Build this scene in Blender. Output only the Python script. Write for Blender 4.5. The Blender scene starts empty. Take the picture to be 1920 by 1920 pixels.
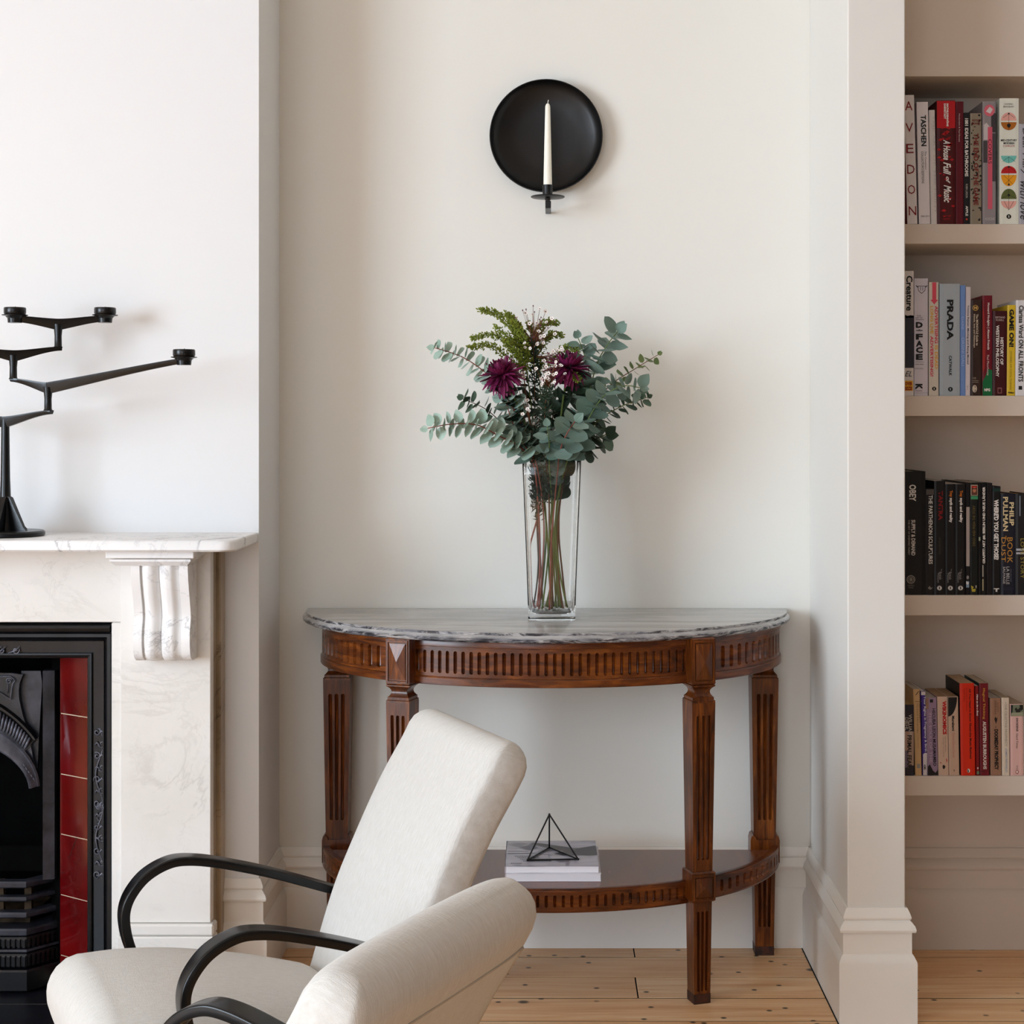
import bpy, bmesh, math, random
from mathutils import Vector, Matrix
sc = bpy.context.scene
COL = sc.collection
PI = math.pi
R = math.radians

# ------------------------------------------------------------------ camera, light, exposure
F_PX, CX, CY, CAM_D, CAM_H = 2968.0, 1035.0, 805.0, 4.0, 1.304
cam = bpy.data.objects.new('camera', bpy.data.cameras.new('camera'))
COL.objects.link(cam)
cam.location = (0, -CAM_D, CAM_H)
cam.rotation_euler = (PI/2, 0, 0)
cam.data.sensor_width = 36.0
cam.data.lens = 36.0*F_PX/1920
cam.data.shift_x = -(CX-960)/1920
cam.data.shift_y = (CY-960)/1920
cam.data.clip_start = 0.05
sc.camera = cam

w = bpy.data.worlds.new('daylight'); sc.world = w
w.use_nodes = True
w.node_tree.nodes['Background'].inputs[0].default_value = (0.80, 0.88, 1.0, 1)
w.node_tree.nodes['Background'].inputs[1].default_value = 1.0

def area(name, loc, rot, sx, sy, power, col):
    l = bpy.data.lights.new(name, 'AREA'); l.shape = 'RECTANGLE'; l.size = sx; l.size_y = sy
    l.energy = power; l.color = col
    o = bpy.data.objects.new(name, l); COL.objects.link(o)
    o.location = loc; o.rotation_euler = rot
    return o
# daylight through the tall window in the left wall plus fill from an added window behind the camera
area('daylight_left_window', (-6.5, -5.2, 2.0), (0, -PI/2, 0), 4.4, 6.6, 1500, (0.775, 0.915, 1.07))
area('fill_front_window', (-2.2, -9.6, 1.9), (PI/2, 0, 0), 3.6, 3.4, 150, (0.80, 0.91, 1.03))
sc.view_settings.view_transform = 'Standard'
sc.view_settings.look = 'None'
sc.view_settings.exposure = 0.0
sc.view_settings.gamma = 1.0
sc.view_settings.use_curve_mapping = False
sc.cycles.max_bounces = 14
sc.cycles.diffuse_bounces = 6
sc.cycles.glossy_bounces = 6
sc.cycles.transmission_bounces = 14
sc.cycles.sample_clamp_indirect = 6

# ------------------------------------------------------------------ helpers
def P(px, py, Y):
    d = Y + CAM_D
    return Vector(((px-CX)*d/F_PX, Y, CAM_H-(py-CY)*d/F_PX))
def lin(c):
    if isinstance(c, str):
        c = c.lstrip('#'); c = tuple(int(c[i:i+2], 16)/255 for i in (0, 2, 4))
    return tuple((x/12.92 if x <= .04045 else ((x+.055)/1.055)**2.4) for x in c)

class NT:
    def __init__(s, name):
        s.m = bpy.data.materials.new(name); s.m.use_nodes = True
        s.t = s.m.node_tree; s.b = s.t.nodes['Principled BSDF']
    def n(s, typ, **kw):
        nd = s.t.nodes.new(typ)
        for k, v in kw.items():
            if k.startswith('i_'):
                nd.inputs[k[2:].replace('_', ' ')].default_value = v
            else:
                setattr(nd, k, v)
        return nd
    def l(s, a, b): s.t.links.new(a, b)
    def set(s, **kw):
        for k, v in kw.items(): s.b.inputs[k.replace('_', ' ')].default_value = v
    def coord(s, scale=(1, 1, 1), rand=False, kind='Object'):
        tc = s.n('ShaderNodeTexCoord'); mp = s.n('ShaderNodeMapping')
        mp.inputs['Scale'].default_value = scale
        src = tc.outputs[kind]
        if rand:
            oi = s.n('ShaderNodeObjectInfo'); mul = s.n('ShaderNodeMath', operation='MULTIPLY'); mul.inputs[1].default_value = 37.0
            s.l(oi.outputs['Random'], mul.inputs[0])
            ad = s.n('ShaderNodeVectorMath', operation='ADD'); s.l(src, ad.inputs[0])
            cb = s.n('ShaderNodeCombineXYZ'); s.l(mul.outputs[0], cb.inputs[0]); s.l(mul.outputs[0], cb.inputs[1]); s.l(mul.outputs[0], cb.inputs[2])
            s.l(cb.outputs[0], ad.inputs[1]); src = ad.outputs[0]
        s.l(src, mp.inputs['Vector'])
        return mp.outputs[0]
    def noise(s, vec, scale, detail=3, rough=.5, dist=0):
        nd = s.n('ShaderNodeTexNoise'); nd.inputs['Scale'].default_value = scale
        nd.inputs['Detail'].default_value = detail; nd.inputs['Roughness'].default_value = rough
        nd.inputs['Distortion'].default_value = dist
        s.l(vec, nd.inputs['Vector']); return nd.outputs['Fac']
    def ramp(s, fac, stops):
        nd = s.n('ShaderNodeValToRGB'); e = nd.color_ramp.elements
        while len(e) < len(stops): e.new(.5)
        for k, (p, c) in enumerate(stops):
            e[k].position = p
            e[k].color = (*lin(c), 1) if isinstance(c, (str, tuple)) else (c, c, c, 1)
        s.l(fac, nd.inputs['Fac']); return nd.outputs['Color']
    def mix(s, fac, a, b, mode='MIX'):
        nd = s.n('ShaderNodeMix', data_type='RGBA', blend_type=mode)
        for sock, v in ((nd.inputs[0], fac), (nd.inputs[6], a), (nd.inputs[7], b)):
            if hasattr(v, 'links'): s.l(v, sock)
            elif isinstance(v, (int, float)): sock.default_value = v
            else: sock.default_value = (*lin(v), 1)
        return nd.outputs[2]
    def math(s, op, a, b=0.0):
        nd = s.n('ShaderNodeMath', operation=op)
        for i, v in enumerate((a, b)):
            if hasattr(v, 'links'): s.l(v, nd.inputs[i])
            else: nd.inputs[i].default_value = v
        return nd.outputs[0]
    def color(s, c):
        if hasattr(c, 'links'): s.l(c, s.b.inputs['Base Color'])
        else: s.b.inputs['Base Color'].default_value = (*lin(c), 1)
    def bump(s, h, strength=.3, dist=.002):
        nd = s.n('ShaderNodeBump'); nd.inputs['Strength'].default_value = strength; nd.inputs['Distance'].default_value = dist
        s.l(h, nd.inputs['Height']); s.l(nd.outputs[0], s.b.inputs['Normal'])

_plain = {}
def plain(c, rough=.6, spec=.3, metallic=0.0):
    k = (c, rough, spec, metallic)
    if k not in _plain:
        t = NT('print_'+c.strip('#')); t.color(c); t.set(Roughness=rough, Metallic=metallic); t.b.inputs['Specular IOR Level'].default_value = spec
        _plain[k] = t.m
    return _plain[k]

def m_paint(name, c, rough=.55):
    t = NT(name); v = t.coord()
    n1 = t.noise(v, 3.0, 3); col = t.mix(t.math('MULTIPLY', n1, .05), c, '#b9b3aa')
    t.color(col); t.set(Roughness=rough); t.b.inputs['Specular IOR Level'].default_value = .25
    t.bump(t.noise(v, 170, 4, .6), .10, .0012); return t.m
def m_wood(name, dark, mid, light, scale=(34, 34, 3.5), rough=.3):
    t = NT(name); v = t.coord(scale, rand=True)
    n = t.noise(v, 2.2, 7, .62, .8)
    col = t.ramp(n, [(.28, dark), (.5, mid), (.72, light)])
    v2 = t.coord((1, 1, 1)); n2 = t.noise(v2, 9, 4)
    col = t.mix(t.ramp(n2, [(.45, 0.0), (.8, .6)]), col, dark)
    pores = t.noise(t.coord((1, 1, 1)), 95, 2); spots = t.ramp(pores, [(.22, 1.0), (.29, 0.0)])
    col = t.mix(t.math('MULTIPLY', spots, .7), col, '#150703')
    t.color(col); t.set(Roughness=rough); t.b.inputs['Coat Weight'].default_value = .15; t.b.inputs['Coat Roughness'].default_value = .2; t.b.inputs['Specular IOR Level'].default_value = .4
    t.bump(t.noise(v, 14, 4), .12, .001); return t.m
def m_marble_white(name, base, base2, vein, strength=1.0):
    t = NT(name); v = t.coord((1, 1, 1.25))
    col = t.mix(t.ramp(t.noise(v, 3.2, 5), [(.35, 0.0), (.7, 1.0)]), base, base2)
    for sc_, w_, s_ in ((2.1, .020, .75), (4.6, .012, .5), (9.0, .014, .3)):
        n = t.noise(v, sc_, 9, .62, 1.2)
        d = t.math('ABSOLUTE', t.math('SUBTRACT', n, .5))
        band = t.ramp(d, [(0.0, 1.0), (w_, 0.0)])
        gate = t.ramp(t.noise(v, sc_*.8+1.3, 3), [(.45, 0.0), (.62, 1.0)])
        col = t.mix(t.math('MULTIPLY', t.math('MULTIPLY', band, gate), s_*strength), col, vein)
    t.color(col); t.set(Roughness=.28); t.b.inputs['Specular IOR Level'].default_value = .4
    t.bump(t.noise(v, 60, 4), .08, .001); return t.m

M = {}
M['wall'] = m_paint('wall_paint', '#e2e0d9')
M['chimney'] = m_paint('chimney_paint', '#e2e2e2')
M['trim'] = m_paint('trim_paint', '#eae6df', .4)
M['pier'] = m_paint('pier_paint', '#e0ddd7')
M['taupe'] = m_paint('taupe_paint', '#cfc2b5')
M['far_wall'] = m_paint('far_wall_paint', '#7d7a76')  # unseen walls, darkened to cut bounced light
M['ceiling'] = m_paint('ceiling_paint', '#f0efec')
M['mahogany'] = m_wood('mahogany', '#220c04', '#5c2b09', '#8c4b13')
M['mahogany_rail'] = m_wood('mahogany_rail', '#240d04', '#612d0a', '#904d15', (5, 5, 34))
M['mahogany_top'] = m_wood('mahogany_top', '#3a1a0c', '#6e3a1e', '#8a4f2c', (40, 5, 5), .16)
M['marble'] = m_marble_white('white_marble', '#e6e3df', '#dad6cf', '#958d85', .36)
M['marble_shelf'] = m_marble_white('grey_veined_marble', '#f1f0ef', '#e6e5e5', '#77767c', 1.2)
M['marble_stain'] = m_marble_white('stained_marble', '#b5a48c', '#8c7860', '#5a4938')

t = NT('grey_marble'); v = t.coord((2.2, 7, 16))
n = t.noise(v, 1.7, 9, .66, 1.4)
col = t.ramp(n, [(.3, '#4a4c55'), (.42, '#7d7d82'), (.52, '#b5b2b0'), (.62, '#8c8b90'), (.75, '#d6d3d0')])
n2 = t.noise(t.coord((3.2, 5, 18)), 3, 9, .72, 2.2)
geo = t.n('ShaderNodeNewGeometry'); sx = t.n('ShaderNodeSeparateXYZ'); t.l(geo.outputs['Normal'], sx.inputs[0])
edge = t.ramp(sx.outputs[2], [(.55, 1.0), (.8, 0.0)])          # darker figure on edge faces; top's lighter reflection is put into its colour
col = t.mix(t.math('MULTIPLY', t.ramp(n2, [(.44, 0.0), (.56, .95)]), edge), col, '#1a1c26')
top = t.ramp(t.noise(t.coord((1.6, 9, 1)), 2.5, 6, .6, .6), [(.3, '#8d8a88'), (.6, '#b9b6b3')])
col = t.mix(edge, top, col)
t.color(col); t.set(Roughness=.14); t.bump(t.noise(t.coord((20, 20, 60)), 3, 6, .7), .25, .002); M['grey_marble'] = t.m

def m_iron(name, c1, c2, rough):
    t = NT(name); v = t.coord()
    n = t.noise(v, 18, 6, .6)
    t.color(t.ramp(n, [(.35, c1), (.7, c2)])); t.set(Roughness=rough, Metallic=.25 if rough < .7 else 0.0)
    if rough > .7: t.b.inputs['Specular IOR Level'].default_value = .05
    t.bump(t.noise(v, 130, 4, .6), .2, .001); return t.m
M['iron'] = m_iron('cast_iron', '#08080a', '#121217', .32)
M['iron_lit'] = m_iron('lit_cast_iron', '#17181d', '#383a45', .32)  # cast iron copy with the light put into its colour
M['relief'] = m_iron('highlight_iron_relief', '#3c3d46', '#6a6b76', .36)  # highlights put into the colour of the raised iron parts
M['soot'] = m_iron('sooty_iron', '#020202', '#050505', .9)
M['ash'] = m_iron('rusty_ash', '#1d1611', '#4a3d30', .9)
M['black_metal'] = m_iron('black_metal', '#050506', '#0b0b0d', .28)
M['sconce'] = m_iron('burnished_black', '#040303', '#0a0807', .38)
M['slate'] = m_iron('black_slate', '#131318', '#1e1e25', .35)
t = NT('red_glaze'); v = t.coord()
t.color(t.ramp(t.noise(v, 7, 4), [(.3, '#450305'), (.7, '#620a0b')])); t.set(Roughness=.08); t.b.inputs['Coat Weight'].default_value = .15
t.bump(t.noise(v, 9, 2), .12, .004); M['tile'] = t.m
M['grout'] = plain('#d8c6a8', .8)
t = NT('black_lacquer'); t.color('#060607'); t.set(Roughness=.24); t.b.inputs['Specular IOR Level'].default_value = .35; t.bump(t.noise(t.coord(), 60, 3), .03, .001); M['lacquer'] = t.m

t = NT('linen'); v = t.coord()
slub = t.noise(t.coord((10, 90, 10)), 6, 4, .6)
ta = t.noise(t.coord((22, 260, 22)), 4, 2, .5); tb0 = t.noise(t.coord((260, 22, 260)), 4, 2, .5)
weave = t.math('ADD', ta, tb0)
col = t.mix(t.ramp(slub, [(.35, 0.0), (.7, .8)]), '#d0cdc8', '#c0bbb3')
col = t.mix(t.ramp(weave, [(.35, .45), (.60, 0.0)]), col, '#9a9184')
t.color(col); t.set(Roughness=.9); t.b.inputs['Specular IOR Level'].default_value = .12; t.b.inputs['Sheen Weight'].default_value = .15
t.bump(t.math('ADD', weave, slub), .35, .0015); M['linen'] = t.m
M['seam'] = plain('#b7aea0', .9, .1)

t = NT('vase_glass'); t.color('#ffffff'); t.set(Roughness=0.0, IOR=1.45); t.b.inputs['Transmission Weight'].default_value = 1.0
t.b.inputs['Base Color'].default_value = (.985, .995, .995, 1); M['glass'] = t.m
t = NT('candle_wax'); t.color('#f4f1e4'); t.set(Roughness=.45); t.b.inputs['Subsurface Weight'].default_value = .25; t.b.inputs['Subsurface Radius'].default_value = (.01, .008, .005); M['wax'] = t.m

def m_leaf(name, c1, c2, rough=.55, ns=2.0):
    t = NT(name); oi = t.n('ShaderNodeObjectInfo')
    v = t.coord((1, 1, 1)); n = t.noise(v, ns, 3)
    f = t.math('ADD', t.math('MULTIPLY', oi.outputs['Random'], .7 if ns < 10 else .1), t.math('MULTIPLY', n, .4 if ns < 10 else .9))
    t.color(t.mix(f, c1, c2)); t.set(Roughness=rough); t.b.inputs['Specular IOR Level'].default_value = .3
    return t.m
M['euc'] = m_leaf('eucalyptus_leaf', '#4b6656', '#82978c')
M['euc_lit'] = m_leaf('lit_eucalyptus_leaf', '#7d9887', '#b3c7ba')  # left-side leaves, window light put into a paler colour
M['euc_dark'] = m_leaf('dark_eucalyptus_leaf', '#2b3f2b', '#4f6450')
M['euc_green'] = m_leaf('green_eucalyptus_leaf', '#556a3a', '#76864f')
M['dark_leaf'] = m_leaf('dark_leaf', '#16261c', '#2a3b28')
M['solidago'] = m_leaf('goldenrod_green', '#3c5416', '#97a03a', .6, 140)
M['twig'] = plain('#6a4128', .6)
M['red_stem'] = plain('#8c4a3c', .5)
M['green_stem'] = plain('#5e7136', .5)
M['brown_stem'] = plain('#43352a', .7)
M['petal'] = m_leaf('purple_petal', '#430a28', '#8c285c', .5, 60)
M['blossom'] = plain('#f2e9e2', .6)
M['bud'] = plain('#6a3a46', .6)
M['eye'] = plain('#4a1a24', .6)

t = NT('pine_plank'); v = t.coord((1.1, 22, 22), rand=True)
n = t.noise(v, 2.4, 8, .6, .9)
col = t.ramp(n, [(.3, '#d6a070'), (.5, '#eabf90'), (.72, '#f5d9b2')])
oi = t.n('ShaderNodeObjectInfo')
col = t.mix(t.math('MULTIPLY', oi.outputs['Random'], .35), col, '#cc9462')
for sc_, th, cc in ((3.6, .055, '#2a170d'), (9.0, .075, '#1c100a')):
    vv = t.coord((1.0, 1.25, .0), rand=True)
    vo = t.n('ShaderNodeTexVoronoi'); vo.voronoi_dimensions = '2D'; vo.inputs['Scale'].default_value = sc_; t.l(vv, vo.inputs['Vector'])
    k = t.ramp(vo.outputs['Distance'], [(th*.5, 1.0), (th, 0.0)])
    gate = t.ramp(t.noise(vv, sc_*.7, 2), [(.40, 0.0), (.47, 1.0)])
    col = t.mix(t.math('MULTIPLY', t.math('MULTIPLY', k, gate), .92), col, cc)
t.color(col); t.set(Roughness=.38); t.b.inputs['Specular IOR Level'].default_value = .35
t.bump(t.noise(v, 6, 5), .1, .001); M['pine'] = t.m
M['gap'] = plain('#120c08', .9)
M['page'] = plain('#cdc3b4', .85, .1)

ORG = {}
class MB:
    def __init__(s): s.bm = bmesh.new(); s.mi = 0
    def v(s, p): return s.bm.verts.new(p)
    def f(s, vs):
        try:
            fc = s.bm.faces.new(vs); fc.material_index = s.mi; return fc
        except ValueError: return None
    def box(s, x0, x1, y0, y1, z0, z1, bev=0.0, seg=1, mat=None):
        r = bmesh.ops.create_cube(s.bm, size=1.0)
        vs = r['verts']
        for q in vs:
            q.co = Vector(((x0+x1)/2+q.co.x*(x1-x0), (y0+y1)/2+q.co.y*(y1-y0), (z0+z1)/2+q.co.z*(z1-z0)))
        fs = {fc for q in vs for fc in q.link_faces}
        for fc in fs: fc.material_index = s.mi
        if mat is not None: bmesh.ops.transform(s.bm, matrix=mat, verts=vs)
        if bev:
            es = list({e for q in vs for e in q.link_edges})
            bmesh.ops.bevel(s.bm, geom=es, offset=bev, segments=seg, affect='EDGES', profile=.5, material=-1)
        return s
    def loft(s, rings, closed=True, cap0=True, cap1=True):
        rows = [[s.v(p) for p in r] for r in rings]
        n = len(rows[0])
        for a, b in zip(rows, rows[1:]):
            for i in range(n if closed else n-1):
                j = (i+1) % n; s.f((a[i], a[j], b[j], b[i]))
        if closed and cap0: s.f(rows[0][::-1])
        if closed and cap1: s.f(rows[-1])
        return rows
    def frames(s, path):
        pts = [Vector(p) for p in path]; T = []
        for i in range(len(pts)):
            a = pts[max(i-1, 0)]; b = pts[min(i+1, len(pts)-1)]
            d = (b-a); T.append(d.normalized() if d.length > 1e-9 else Vector((0, 0, 1)))
        up = Vector((0, 0, 1)) if abs(T[0].z) < .9 else Vector((0, 1, 0))
        nrm = (up - T[0]*up.dot(T[0])).normalized(); out = []
        for i, tg in enumerate(T):
            if i: nrm = (nrm - tg*nrm.dot(tg)).normalized()
            out.append((pts[i], tg, nrm, tg.cross(nrm)))
        return out
    def tube(s, path, r, n=6, cap=True):
        rs = r if isinstance(r, (list, tuple)) else [r]*len(path)
        rings = [[p+(a*math.cos(2*PI*k/n)+b*math.sin(2*PI*k/n))*rr for k in range(n)] for (p, tg, a, b), rr in zip(s.frames(path), rs)]
        s.loft(rings, True, cap, cap); return s
    def lathe(s, prof, n=32, mat=None, cap=True):
        rings = [[Vector((r*math.cos(2*PI*k/n), r*math.sin(2*PI*k/n), z)) for k in range(n)] for r, z in prof]
        if mat is not None: rings = [[mat @ p for p in rg] for rg in rings]
        s.loft(rings, True, cap, cap); return s
    def prism(s, poly, depth, mat=None):
        a = [Vector((x, 0, z)) for x, z in poly]; b = [Vector((x, depth, z)) for x, z in poly]
        if mat is not None: a = [mat @ p for p in a]; b = [mat @ p for p in b]
        s.loft([a, b]); return s
    def build(s, name, mats, parent=None, smooth=None, org=None, loc=None):
        if org is None: org = ORG.get(parent, Vector((0, 0, 0))) if parent is not None else Vector((0, 0, 0))
        if loc is not None: org = Vector(loc)
        bmesh.ops.recalc_face_normals(s.bm, faces=s.bm.faces)
        if org.length: bmesh.ops.translate(s.bm, verts=s.bm.verts, vec=-org)
        me = bpy.data.meshes.new(name); s.bm.to_mesh(me); s.bm.free()
        for m in (mats if isinstance(mats, (list, tuple)) else [mats]): me.materials.append(m)
        if smooth:
            for p in me.polygons: p.use_smooth = True
            if smooth is not True: me.set_sharp_from_angle(angle=R(smooth))
        o = bpy.data.objects.new(name, me); COL.objects.link(o)
        if parent is not None: o.parent = parent; ORG[o] = ORG.get(parent, Vector((0, 0, 0)))
        elif loc is not None: o.location = loc; ORG[o] = Vector(loc)
        else: ORG[o] = Vector((0, 0, 0))
        return o
def tag(o, label, cat, group=None):
    o['label'] = label; o['category'] = cat
    if group: o['group'] = group
    return o
def thing(name, label, cat, loc=(0, 0, 0), group=None, rotz=0):
    o = bpy.data.objects.new(name, None); COL.objects.link(o)
    o.empty_display_size = .05; o.location = loc; o.rotation_euler = (0, 0, rotz); ORG[o] = Vector(loc)
    return tag(o, label, cat, group)
def struct(name, mb, mat, parent=None, smooth=None):
    o = mb.build(name, mat, parent, smooth)
    if parent is None: o['kind'] = 'structure'
    return o
def one_box(*a, bev=0.0): return MB().box(*a, bev=bev)

# ------------------------------------------------------------------ room shell
YC, XC = -0.28, -0.689            # chimney breast front and right edge
YP, XP0, XP1 = -0.51, 0.652, 0.7785   # pier
XW0, XW1, YF, ZC = -5.2, 4.8, -9.0, 3.1
XA1 = 2.1                         # right end of the book alcove
struct('wall_back', one_box(XW0-.1, XW1+.1, 0, .12, 0, ZC), M['wall'])
struct('ceiling', one_box(XW0-.1, XW1+.1, YF-.1, .1, ZC, ZC+.1), M['ceiling'])
b = MB()                          # left wall with a window opening
b.box(XW0-.12, XW0, YF, -6.8, 0, ZC).box(XW0-.12, XW0, -3.2, 0, 0, ZC)
b.box(XW0-.12, XW0, -6.8, -3.2, 0, .5).box(XW0-.12, XW0, -6.8, -3.2, 3.0, ZC)
struct('wall_left', b, M['wall'])
struct('wall_right', one_box(XW1, XW1+.12, YF, 0, 0, ZC), M['far_wall'])
b = MB()
b.box(XW0-.1, -3.7, YF-.12, YF, 0, ZC).box(-.7, XW1+.1, YF-.12, YF, 0, ZC).box(-3.7, -.7, YF-.12, YF, 0, .5).box(-3.7, -.7, YF-.12, YF, 2.95, ZC)
struct('wall_front', b, M['far_wall'])
def window(name, x0, x1, y0, y1, z0, z1, along):
    root = MB(); fr = .05
    if along == 'y':
        root.box(x0, x1, y0, y0+fr, z0, z1).box(x0, x1, y1-fr, y1, z0, z1).box(x0, x1, y0+fr, y1-fr, z0, z0+fr).box(x0, x1, y0+fr, y1-fr, z1-fr, z1)
    else:
        root.box(x0, x0+fr, y0, y1, z0, z1).box(x1-fr, x1, y0, y1, z0, z1).box(x0+fr, x1-fr, y0, y1, z0, z0+fr).box(x0+fr, x1-fr, y0, y1, z1-fr, z1)
    o = struct(name, root, M['trim'])
    g = MB()
    if along == 'y': g.box(x0+.01, x1-.01, y0+fr, y1-fr, (z0+z1)/2-.02, (z0+z1)/2+.02)
    else: g.box(x0+fr, x1-fr, y0+.01, y1-.01, (z0+z1)/2-.02, (z0+z1)/2+.02)
    g.build('meeting_rail', M['trim'], o)
window('window_1', XW0-.1, XW0-.02, -6.8, -3.2, .5, 3.0, 'y')
window('fill_window', -3.7, -.7, YF-.1, YF-.02, .5, 2.95, 'x')  # added opening behind the camera, there for the soft fill
# chimney breast with a fireplace opening
FX = -1.48                        # fireplace centre line
b = MB()
b.box(FX+.47, XC, YC, 0, 0, ZC).box(2*FX-XC, FX-.47, YC, 0, 0, ZC).box(FX-.47, FX+.47, YC, 0, .86, ZC)
struct('wall_chimney', b, M['chimney'])
struct('wall_pier', one_box(XP0, XP1, YP, 0, 0, ZC, bev=.002), M['pier'])
# alcove lining and boxed-in head
YS = -0.262
struct('wall_alcove', one_box(XP1, XA1, -.012, 0, 0, 2.2), M['taupe'])
struct('wall_nib', one_box(XA1, XA1+.15, YP, 0, 0, ZC), M['pier'])
struct('wall_bulkhead', one_box(XP1, XA1, YS, -.001, P(0, 143, YS).z, ZC), M['taupe'])

# skirting swept along paths (x, y), room side on the left of travel
SK = [(0, .250), (.004, .250), (.0095, .238), (.012, .230), (.011, .2265), (.0085, .2245), (.012, .221), (.0185, .213), (.021, .205), (.0195, .200), (.0125, .1985), (.0125, .151), (.016, .148), (.0215, .137), (.0225, .132), (.0225, 0), (0, 0)]
def skirting(name, path, side=1, mat=None):
    pts = [Vector((x, y)) for x, y in path]; rings = []
    for i, p in enumerate(pts):
        ds = []
        if i > 0: ds.append((pts[i]-pts[i-1]).normalized())
        if i < len(pts)-1: ds.append((pts[i+1]-pts[i]).normalized())
        ns = [Vector((-d.y, d.x))*side for d in ds]
        m = ns[0] if len(ns) == 1 else (ns[0]+ns[1])/(1+ns[0].dot(ns[1]))
        rings.append([Vector((p.x+m.x*o, p.y+m.y*o, z)) for o, z in SK])
    b = MB(); b.loft(rings)
    return struct(name, b, mat or M['trim'], None, 25)
skirting('baseboard_left', [(-.772, YC), (XC, YC), (XC, -.0)], -1)
skirting('baseboard_back', [(XC+.0005, 0), (XP0-.0005, 0)], -1)
skirting('baseboard_right', [(XP0, 0), (XP0, YP), (XP1, YP), (XP1, -.013)], -1)
skirting('baseboard_alcove', [(XP1+.001, -.012), (XA1, -.012)], -1, M['taupe'])

# floor: pine planks, each its own piece
fl = struct('floor', one_box(XW0-.1, XW1+.1, YF-.1, .1, -.08, -.02), M['gap'])
rnd = random.Random(4)
y = 0.0; row = 0
breaks = {0: [.205], 2: [.198], 4: [-.6]}
edges = [0.0, -.087, -.231, -.369, -.510]
while edges[-1] > YF: edges.append(edges[-1]-.142)
for row in range(len(edges)-1):
    y1, y0 = edges[row]-.002, max(edges[row+1]+.002, YF)
    br = breaks.get(row, [] if row in (1, 3) else sorted([rnd.uniform(-2, .5), rnd.uniform(1.5, 3.5)]))
    xs = [XW0] + br + [XW1]
    for a, c in zip(xs, xs[1:]):
        pk = MB().box(a+.0015, c-.0015, y0, y1, -.02, rnd.uniform(-.0006, 0), bev=.0008)
        for fc in pk.bm.faces:
            fc.normal_update(); fc.material_index = 0 if fc.normal.z > .5 else 1
        pk.build('plank', [M['pine'], M['gap']], fl)
struct('painted_shadow', MB().box(XP0-.0255, XP0-.0225, YP-.02, -.02, 0, .0005), M['gap'])  # dark strip painting the thin shadow along the pier foot

# ------------------------------------------------------------------ marble chimneypiece
YJ = -0.41
mp = thing('chimneypiece', 'white marble chimneypiece with carved corbel around the black fireplace', 'fireplace', (FX, YC, 0))
XJ0, XJ1 = P(226, 1400, YJ).x, P(395, 1400, YJ).x
ZT = 1.062; ZB = 1.037
def both(f):
    for sgn in (1, -1): f(lambda x: x if sgn == 1 else 2*FX-x)
# shelf with rounded front corners
xe = XC-.002; rr = .035; pl = []
x_l = 2*FX-xe
yfr = -.553
poly = [(x_l, YC)]
for k in range(7): a = PI+ (PI/2)*k/6; poly.append((x_l+rr+.045*0+rr*math.cos(a), yfr+rr+rr*math.sin(a)))
for k in range(7): a = -PI/2+(PI/2)*k/6; poly.append((xe-rr+rr*math.cos(a), yfr+rr+rr*math.sin(a)))
poly.append((xe, YC))
b = MB(); rings = []
cxm, cym = FX, YC
for ins, z in ((.004, ZB), (.0, ZB+.004), (.0, ZT-.005), (.002, ZT-.0015), (.006, ZT)):
    rings.append([Vector((x+(ins if x < FX else -ins)*(1 if y < YC-.001 else 1), min(y+ins, YC), z)) for x, y in poly])
b.loft(rings); b.build('mantel_shelf', M['marble_shelf'], mp, 40)
ZF = P(0, 1167, -.40).z
b = MB(); b.box(2*FX-XJ0, XJ0-.001, -.398, YC, ZF, ZB, bev=.002); b.build('frieze', M['marble'], mp)
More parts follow.
